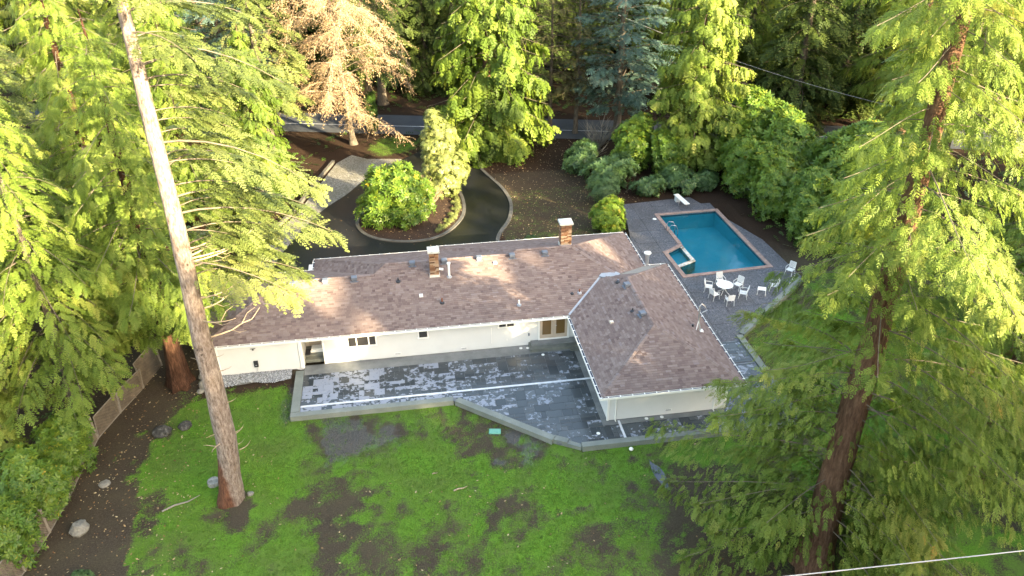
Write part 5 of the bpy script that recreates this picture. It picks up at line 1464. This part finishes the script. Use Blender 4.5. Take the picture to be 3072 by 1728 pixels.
for i, (a, b) in enumerate(zip(FP[:-1], FP[1:])):
    L = math.hypot(b[0]-a[0], b[1]-a[1])-.12; an = math.atan2(b[1]-a[1], b[0]-a[0]); tilt = random.uniform(-.10, .10)+(.22 if i in (0, 5) else 0)
    hh = 1.45 if i else 1.75
    lt_ = lattice(i, L, hh)
    f_ = MB(); t = .05
    f_.box(0, L, -.022, .022, -t, 0); f_.box(0, L, -.022, .022, hh, hh+t); f_.box(-t, 0, -.022, .022, -t, hh+t); f_.box(L, L+t, -.022, .022, -t, hh+t)
    pn = f_.build('panel_frame', M['grey_wood'], fence, loc=(a[0]+18.2, a[1]-36, .22), rot=(tilt, 0, an))
    tag(lt_.build('lattice', M['lattice_wood'], pn), kind='stuff')
for i, a in enumerate(FP):
    m_ = MB(); m_.box(-.05, .05, -.05, .05, -.3, 1.62); m_.build('post', M['grey_wood'], fence, loc=(a[0]+18.2, a[1]-36, .1), rot=(random.uniform(-.06, .06), random.uniform(-.06, .06), .5))

# ------------------------------------------------------------------ garden furniture
def make_chair():
    t = empty('garden_chair')
    Wm = M['white_furniture']
    m_ = MB()
    for i in range(6): m_.box(-.22, .22, -.215+i*.075, -.155+i*.075, .41, .428)
    m_.box(-.25, -.215, -.25, .25, .395, .425); m_.box(.215, .25, -.25, .25, .395, .425); m_.box(-.215, .215, -.25, -.22, .395, .424)
    m_.build('seat', Wm, t)
    m_ = MB()
    for i in range(6):
        z = .50+i*.072; y = .24+(z-.43)*.22
        m_.bar((-.21, y, z), (.21, y, z), .018, .05)
    m_.bar((-.235, .235, .42), (-.225, .345, .93), .032, .032); m_.bar((.235, .235, .42), (.225, .345, .93), .032, .032); m_.bar((-.225, .345, .93), (.225, .345, .93), .032, .032)
    m_.build('backrest', Wm, t)
    for sx in (-1, 1):
        m_ = MB(); m_.tube([(sx*.25, -.22, .42), (sx*.27, -.29, 0)], .018, 6); m_.build('leg', Wm, t)
        m_ = MB(); m_.tube([(sx*.25, .22, .42), (sx*.27, .30, 0)], .018, 6); m_.build('leg', Wm, t)
        m_ = MB(); m_.tube([(sx*.26, -.23, .42), (sx*.28, -.25, .62), (sx*.28, -.16, .66), (sx*.27, .20, .67), (sx*.24, .29, .66)], .018, 6); m_.build('armrest', Wm, t)
    return t
ch0 = make_chair()
def copy_tree(o, parent=None):
    c = o.copy(); col.objects.link(c)
    if parent: c.parent = parent
    for k_ in list(o.children): copy_tree(k_, c)
    return c
tx, ty = 22.62, 46.9
CH = [(22.78, 48.0, 0.05, 'white garden chair on the far side of the round table, back to the pool'), (21.62, 47.35, 1.15, 'white garden chair at the far left of the round table'), (23.85, 47.3, -.95, 'white garden chair at the far right of the round table'),
      (21.62, 46.25, 1.95, 'white garden chair at the near left of the round table'), (22.42, 45.35, PI-.1, 'white garden chair on the near side of the round table'), (23.75, 46.1, -2.05, 'white garden chair at the near right of the round table'),
      (26.35, 46.75, -1.9, 'white garden chair right of the footstool by the deck edge'), (28.6, 48.75, -.9, 'white garden chair by itself at the right end of the deck wall')]
for i, (x, y, rz, lb) in enumerate(CH):
    o = ch0 if i == 0 else copy_tree(ch0)
    o.location = (x, y, .004); o.rotation_euler = (0, 0, rz); tag(o, lb, 'chair', 'white garden chairs on the pool deck')
fs = empty('footstool', (25.3, 46.4, .004), -.45); tag(fs, 'white slatted footstool in front of the right hand garden chair', 'footstool')
m_ = MB()
for i in range(7): m_.box(-.25, .25, -.25+i*.073, -.195+i*.073, .40, .418)
m_.box(-.28, -.25, -.27, .28, .385, .415); m_.box(.25, .28, -.27, .28, .385, .415); m_.build('seat', M['white_furniture'], fs)
for sx in (-1, 1):
    for sy in (-1, 1):
        m_ = MB(); m_.tube([(sx*.26, sy*.25, .40), (sx*.29, sy*.30, 0)], .018, 6); m_.build('leg', M['white_furniture'], fs)
tb_ = empty('round_table', (tx, ty, .004)); tag(tb_, 'round white garden table on the pool deck', 'table')
m_ = MB(); m_.lathe((0, 0, .70), [(.60, 0), (.615, .012), (.61, .028), (.03, .03)], 32); m_.build('tabletop', M['white_furniture'], tb_)
for i in range(4):
    a = PI/4+i*PI/2; c_, s_ = math.cos(a), math.sin(a)
    m_ = MB(); m_.tube([(c_*.30, s_*.30, .70), (c_*.10, s_*.10, .50), (c_*.10, s_*.10, .26), (c_*.30, s_*.30, .10), (c_*.46, s_*.46, .0)], .02, 6); m_.build('leg', M['white_furniture'], tb_)
m_ = MB(); m_.lathe((0, 0, .34), [(.13, 0), (.15, .02), (.13, .04)], 16); m_.build('ring', M['white_furniture'], tb_)

# ------------------------------------------------------------------ rocks, lids, sticks, puddle
def rock(seed, x, y, r, label, sq=.6, mat='rock'):
    rg = np.random.default_rng(seed)
    m_ = MB(); V = []; nr, ns = 7, 10
    for i in range(nr):
        th = PI*i/(nr-1)
        for k_ in range(ns):
            a = 2*PI*k_/ns
            d = np.array([math.sin(th)*math.cos(a), math.sin(th)*math.sin(a), math.cos(th)*sq])
            V.append(d*r*(.8+.4*float(vnoise(np.array(a*1.1+seed), np.array(th*2.2), seed))+(.05*rg.random() if 0 < i < nr-1 else 0)))
    F_ = [(i*ns+k_, (i+1)*ns+k_, (i+1)*ns+(k_+1) % ns, i*ns+(k_+1) % ns) for i in range(nr-1) for k_ in range(ns)]
    m_.add(V, F_)
    o = m_.build('rock', M[mat], loc=(x, y, gz(x, y)+r*sq*.35), rot=(0, 0, seed))
    return tag(o, label, 'rock')
rock(1, -14.65, 37.7, .52, 'dark weathered rock at the edge of the grass, left of its neighbour', .55, 'dark_rock')
rock(2, -13.45, 38.0, .40, 'dark rock at the grass edge nearer the bare trunk', .5, 'dark_rock')
rock(3, -17.05, 30.75, .46, 'large pale boulder at the foot of the lattice fence', .8, 'pale_stone')
rock(4, -16.75, 33.85, .30, 'tan flat rock under the laurel by the fence', .45, 'pale_stone')
rock(5, -13.05, 42.6, .45, 'white rock at the garage corner, back of the little heap', .8, 'pale_stone')
rock(6, -13.0, 41.7, .36, 'white rock at the garage corner, middle of the little heap', .7, 'pale_stone')
rock(7, -13.1, 41.1, .24, 'small white rock at the garage corner, front of the little heap', .6, 'pale_stone')
rock(8, -9.05, 31.9, .17, 'small white stone right of the foot of the bare trunk', .6, 'pale_stone')
m_ = MB(); m_.lathe((0, 0, 0), [(.33, -.1), (.32, .22), (.29, .25), (.05, .26)], 14); o = m_.build('tree_stump', M['rock'], loc=(-11.05, 33.0, gz(-11.05, 33.0))); tag(o, 'small grey stump left of the foot of the bare trunk', 'stump')
m_ = MB(); m_.cbox(-.34, .34, -.22, .22, -.1, .05, .02); o = m_.build('valve_box', M['box_green'], loc=(4.16, 34.75, gz(4.16, 34.75)), rot=(0, 0, -.15)); tag(o, 'green plastic valve box lid set in the mud below the terrace', 'valve box')
m_ = MB(); m_.box(-.30, .30, -.18, .18, .0501, .056); m_.build('lid', M['box_green'], o)
m_ = MB(); m_.lathe((0, 0, 0), [(.02, -.1), (.10, -.04), (.125, .02), (.10, .08), (.02, .12)], 12); o = m_.build('ball', M['white_trim'], loc=(11.39, 32.0, gz(11.39, 32.0)+.08), smooth=True); tag(o, 'small white ball on the grass below the terrace wall', 'ball')
def stick(x, y, L, an, lb, mat='dead_wood', r=.03):
    m_ = MB(); m_.tube([(-L/2, 0, .03), (-L/6, .05*L, .06), (L/6, .02*L, .05), (L/2, .12*L, .04)], [r, r, r*.8, r*.3], 5)
    o = m_.build('fallen_branch', M[mat], loc=(x, y, gz(x, y)), rot=(0, 0, an)); tag(o, lb, 'branch')
q = at(1382, 1468, LAWN); stick(q[0], q[1], .75, .15, 'short pale broken branch on the middle of the lawn', r=.045)
q = at(545, 1515, LAWN); stick(q[0], q[1], 1.9, .35, 'grey fallen branch left of the foot of the bare trunk', 'grey_wood', .05)
q = at(1305, 1422, LAWN); stick(q[0], q[1], .3, 0, 'very short pale stick above the middle of the lawn', r=.03)
q = at(2340, 880, .12); m_ = MB(); m_.tube([(0, 0, 0), (1.3, 1.55, 0)], .03, 6); o = m_.build('pvc_pipe', M['pvc_white'], loc=(27.6, 46.9, .14)); tag(o, 'thin white pipe lying on the concrete deck wall', 'pipe')
pts = []
for i in range(22):
    t = i/22*2*PI
    pts.append((12.35+.20*math.cos(t)*(1+.5*math.sin(t*2+1))+.35*math.sin(t)*-.55, 29.95+1.15*math.sin(t)*(1+.15*math.cos(t*3))))
zz0 = max(gz(*p_) for p_ in pts)
sheet('puddle', pts, zz0+.004, M['puddle_water'])

# ------------------------------------------------------------------ overhead wires
def wire(name, pts, r, label):
    m_ = MB(); m_.tube(pts, r, 6); o = m_.build(name, M['cable']); return tag(o, label, 'cable')
def on_ray(px, py, dist):
    d = rx*((px-1536)/FPX)-ux*((py-864)/FPX)+fwd
    return np.array([0, 0, CAMZ])+d*dist
A_, B_ = on_ray(2370, 1728, 13.0), on_ray(3072, 1652, 14.5)
D_ = B_-A_
wire('power_line', [tuple(A_+D_*t+np.array([0, 0, .012*((t-.5)**2-.25)])) for t in np.linspace(-3, 4, 40)], .0105, 'pale overhead power line crossing the bottom right corner')
A_, B_ = on_ray(2230, 190, 84), on_ray(2600, 300, 80)
D_ = B_-A_
wire('overhead_wire', [tuple(A_+D_*t+np.array([0, 0, .5*((t-.5)**2-.25)])) for t in np.linspace(-1.2, 2.2, 24)], .018, 'upper thin wire across the dark gap right of the golden cedar')
for k_, (dy, lb) in enumerate(((0, 'upper cable of the low pair in the dark gap above the laurels'), (16, 'lower cable of the low pair in the dark gap above the laurels'))):
    A_, B_ = on_ray(2250, 318+dy, 92), on_ray(2450, 398+dy, 90)
    D_ = B_-A_
    wire('overhead_wire', [tuple(A_+D_*t) for t in np.linspace(-1.5, 2.5, 6)], .025, lb)

# ------------------------------------------------------------------ what nobody could count
rg = np.random.default_rng(77)
def scatter(n, xr, yr, fn):
    x = rg.uniform(*xr, n); y = rg.uniform(*yr, n)
    ok = np.array([fn(a, b) for a, b in zip(x, y)])
    return x[ok], y[ok]
# grass and moss tufts on the lawn
bl = []
for i in range(3):
    a = i*2.1
    bl += leaf_quad((.012*math.cos(a), .012*math.sin(a), 0), (math.cos(a), math.sin(a)), 1.0, .42, -.9)
bl = np.array(bl)
x, y = scatter(90000, (-17, 30), (24, 42.5), lambda a, b: rg.random() < min(1, max(0, gm_at(a, b)-.16)*1.5) and not (-7.6 < a < 22 and b > 37.4) and not (7.0 < a < 22 and b > 32.2) and not (2 < a <= 7.2 and b > 37.4-(a-2)*.83))
n = len(x)
z = np.array([gz(a, b) for a, b in zip(x, y)])
P = np.stack([x, y, z-.005], -1); an = rg.uniform(0, 6.28, n)
X = np.stack([np.cos(an), np.sin(an), rg.normal(0, .15, n)], -1); N = np.tile([0, 0, 1.0], (n, 1))+rg.normal(0, .15, (n, 3))
patch = fbm(x*.45, y*.45, 40)
V, T = place(bl, P, X, N, rg.uniform(.035, .085, n), np.clip(.15+patch*.75+rg.normal(0, .15, n), 0, 1))
tag(link('grass', mesh_np('grass', V, quads(len(V)//4), M['leaf_grass'], T)), 'short moss and grass covering the wet lawn', 'grass', kind='stuff')
# fallen leaves
lq = np.array(leaf_quad((0, 0, 0), (1, 0), 1.0, .55, -.12), float)
x1, y1 = scatter(5200, (6, 22), (54, 84), lambda a, b: b > 54 and not (inside(DL+DR, a, b)) and not inside(DECK, a, b) and rg.random() < .6)
x2, y2 = scatter(900, (-20, 26), (22, 42), lambda a, b: not (-7.6 < a < 22 and b > 32))
x3_, y3 = scatter(700, (-4, 6), (58, 73), lambda a, b: inside(ii, a, b))
x4, y4 = scatter(3000, (-12, 4), (52, 80), lambda a, b: inside(DL+DR, a, b) and rg.random() < .06)
x5, y5 = scatter(2600, (-19, -12), (24, 46), lambda a, b: rg.random() < .35)
x = np.concatenate([x1, x2, x3_, x4, x5]); y = np.concatenate([y1, y2, y3, y4, y5]); n = len(x)
z = np.array([gz(a, b) for a, b in zip(x, y)])+.012
k3 = len(x1)+len(x2); z[k3:k3+len(x3_)] = .30-.03*np.hypot(x3_-.9, y3-65.5)+.02
z[k3+len(x3_):k3+len(x3_)+len(x4)] = -.02
an = rg.uniform(0, 6.28, n)
V, T = place(lq, np.stack([x, y, z], -1), np.stack([np.cos(an), np.sin(an), rg.normal(0, .2, n)], -1), np.tile([0, 0, 1.0], (n, 1))+rg.normal(0, .2, (n, 3)), rg.uniform(.06, .17, n), rg.random(n))
tag(link('fallen_leaves', mesh_np('fallen_leaves', V, quads(len(V)//4), M['fallen_leaf'], T)), 'tan fallen leaves scattered over beds, path, drive and lawn', 'leaves', kind='stuff')
# washed stones of the strip along the garage wall
sv = np.array([(1, 0, 0), (0, 1, 0), (-1, 0, 0), (0, -1, 0), (0, 0, .7), (0, 0, -.5)], float)
tri = [(0, 1, 4, 4), (1, 2, 4, 4)]
x, y = scatter(3400, (-12.6, -7.75), (41.15, 42.4), lambda a, b: b > 41.3+.14*math.sin(a*2.3))
n = len(x); S = rg.uniform(.025, .055, n); an = rg.uniform(0, 6.28, n)
V, T = place(sv, np.stack([x, y, np.full(n, .015)], -1), np.stack([np.cos(an), np.sin(an), rg.normal(0, .3, n)], -1), np.tile([0, 0, 1.0], (n, 1))+rg.normal(0, .3, (n, 3)), S, rg.random(n))
b6 = (np.arange(n)*6)[:, None, None]
F = (b6+np.array([(0, 1, 4), (1, 2, 4), (2, 3, 4), (3, 0, 4)])[None]).reshape(-1, 3)
tag(link('gravel', mesh_np('gravel', V, F, M['stone'], T)), 'washed grey gravel along the foot of the garage wall', 'gravel', kind='stuff')
# undergrowth of the woods: fern and salal fronds
def wood(a, b):
    if b > road_y(a)+4.2 or b < road_y(a)-3.6 and (a < -14.5-.0*b and b > 46 or a > 29.4 and b > 50 or (4.3 < a < 30 and b > 80 and b < road_y(a)-3.8) and rg.random() < .5 or (-3 < a < 3.2 and 78.4 < b)): return in_view(a, b, 1.1, 0)
    if 52 < b < 86 and a < -14.9+(b-52)*.29: return in_view(a, b, 1.1, 0)
    return a < -19.5 and b > 24 and in_view(a, b, 1.1, 0)
x, y = scatter(12000, (-60, 75), (24, 135), wood)
n = len(x); z = np.array([gz(a, b) for a, b in zip(x, y)]); an = rg.uniform(0, 6.28, n)
V, T = place(SPRAY['fir_lo'], np.stack([x, y, z+rg.uniform(.05, .7, n)], -1), np.stack([np.cos(an), np.sin(an), rg.uniform(-.3, .5, n)], -1), np.tile([0, 0, 1.0], (n, 1))+rg.normal(0, .3, (n, 3)), rg.uniform(.5, 1.2, n), rg.random(n))
tag(link('undergrowth', mesh_np('undergrowth', V, quads(len(V)//4), M['leaf_ivy'], T)), 'dark fern and salal undergrowth on the forest floor', 'undergrowth', kind='stuff')
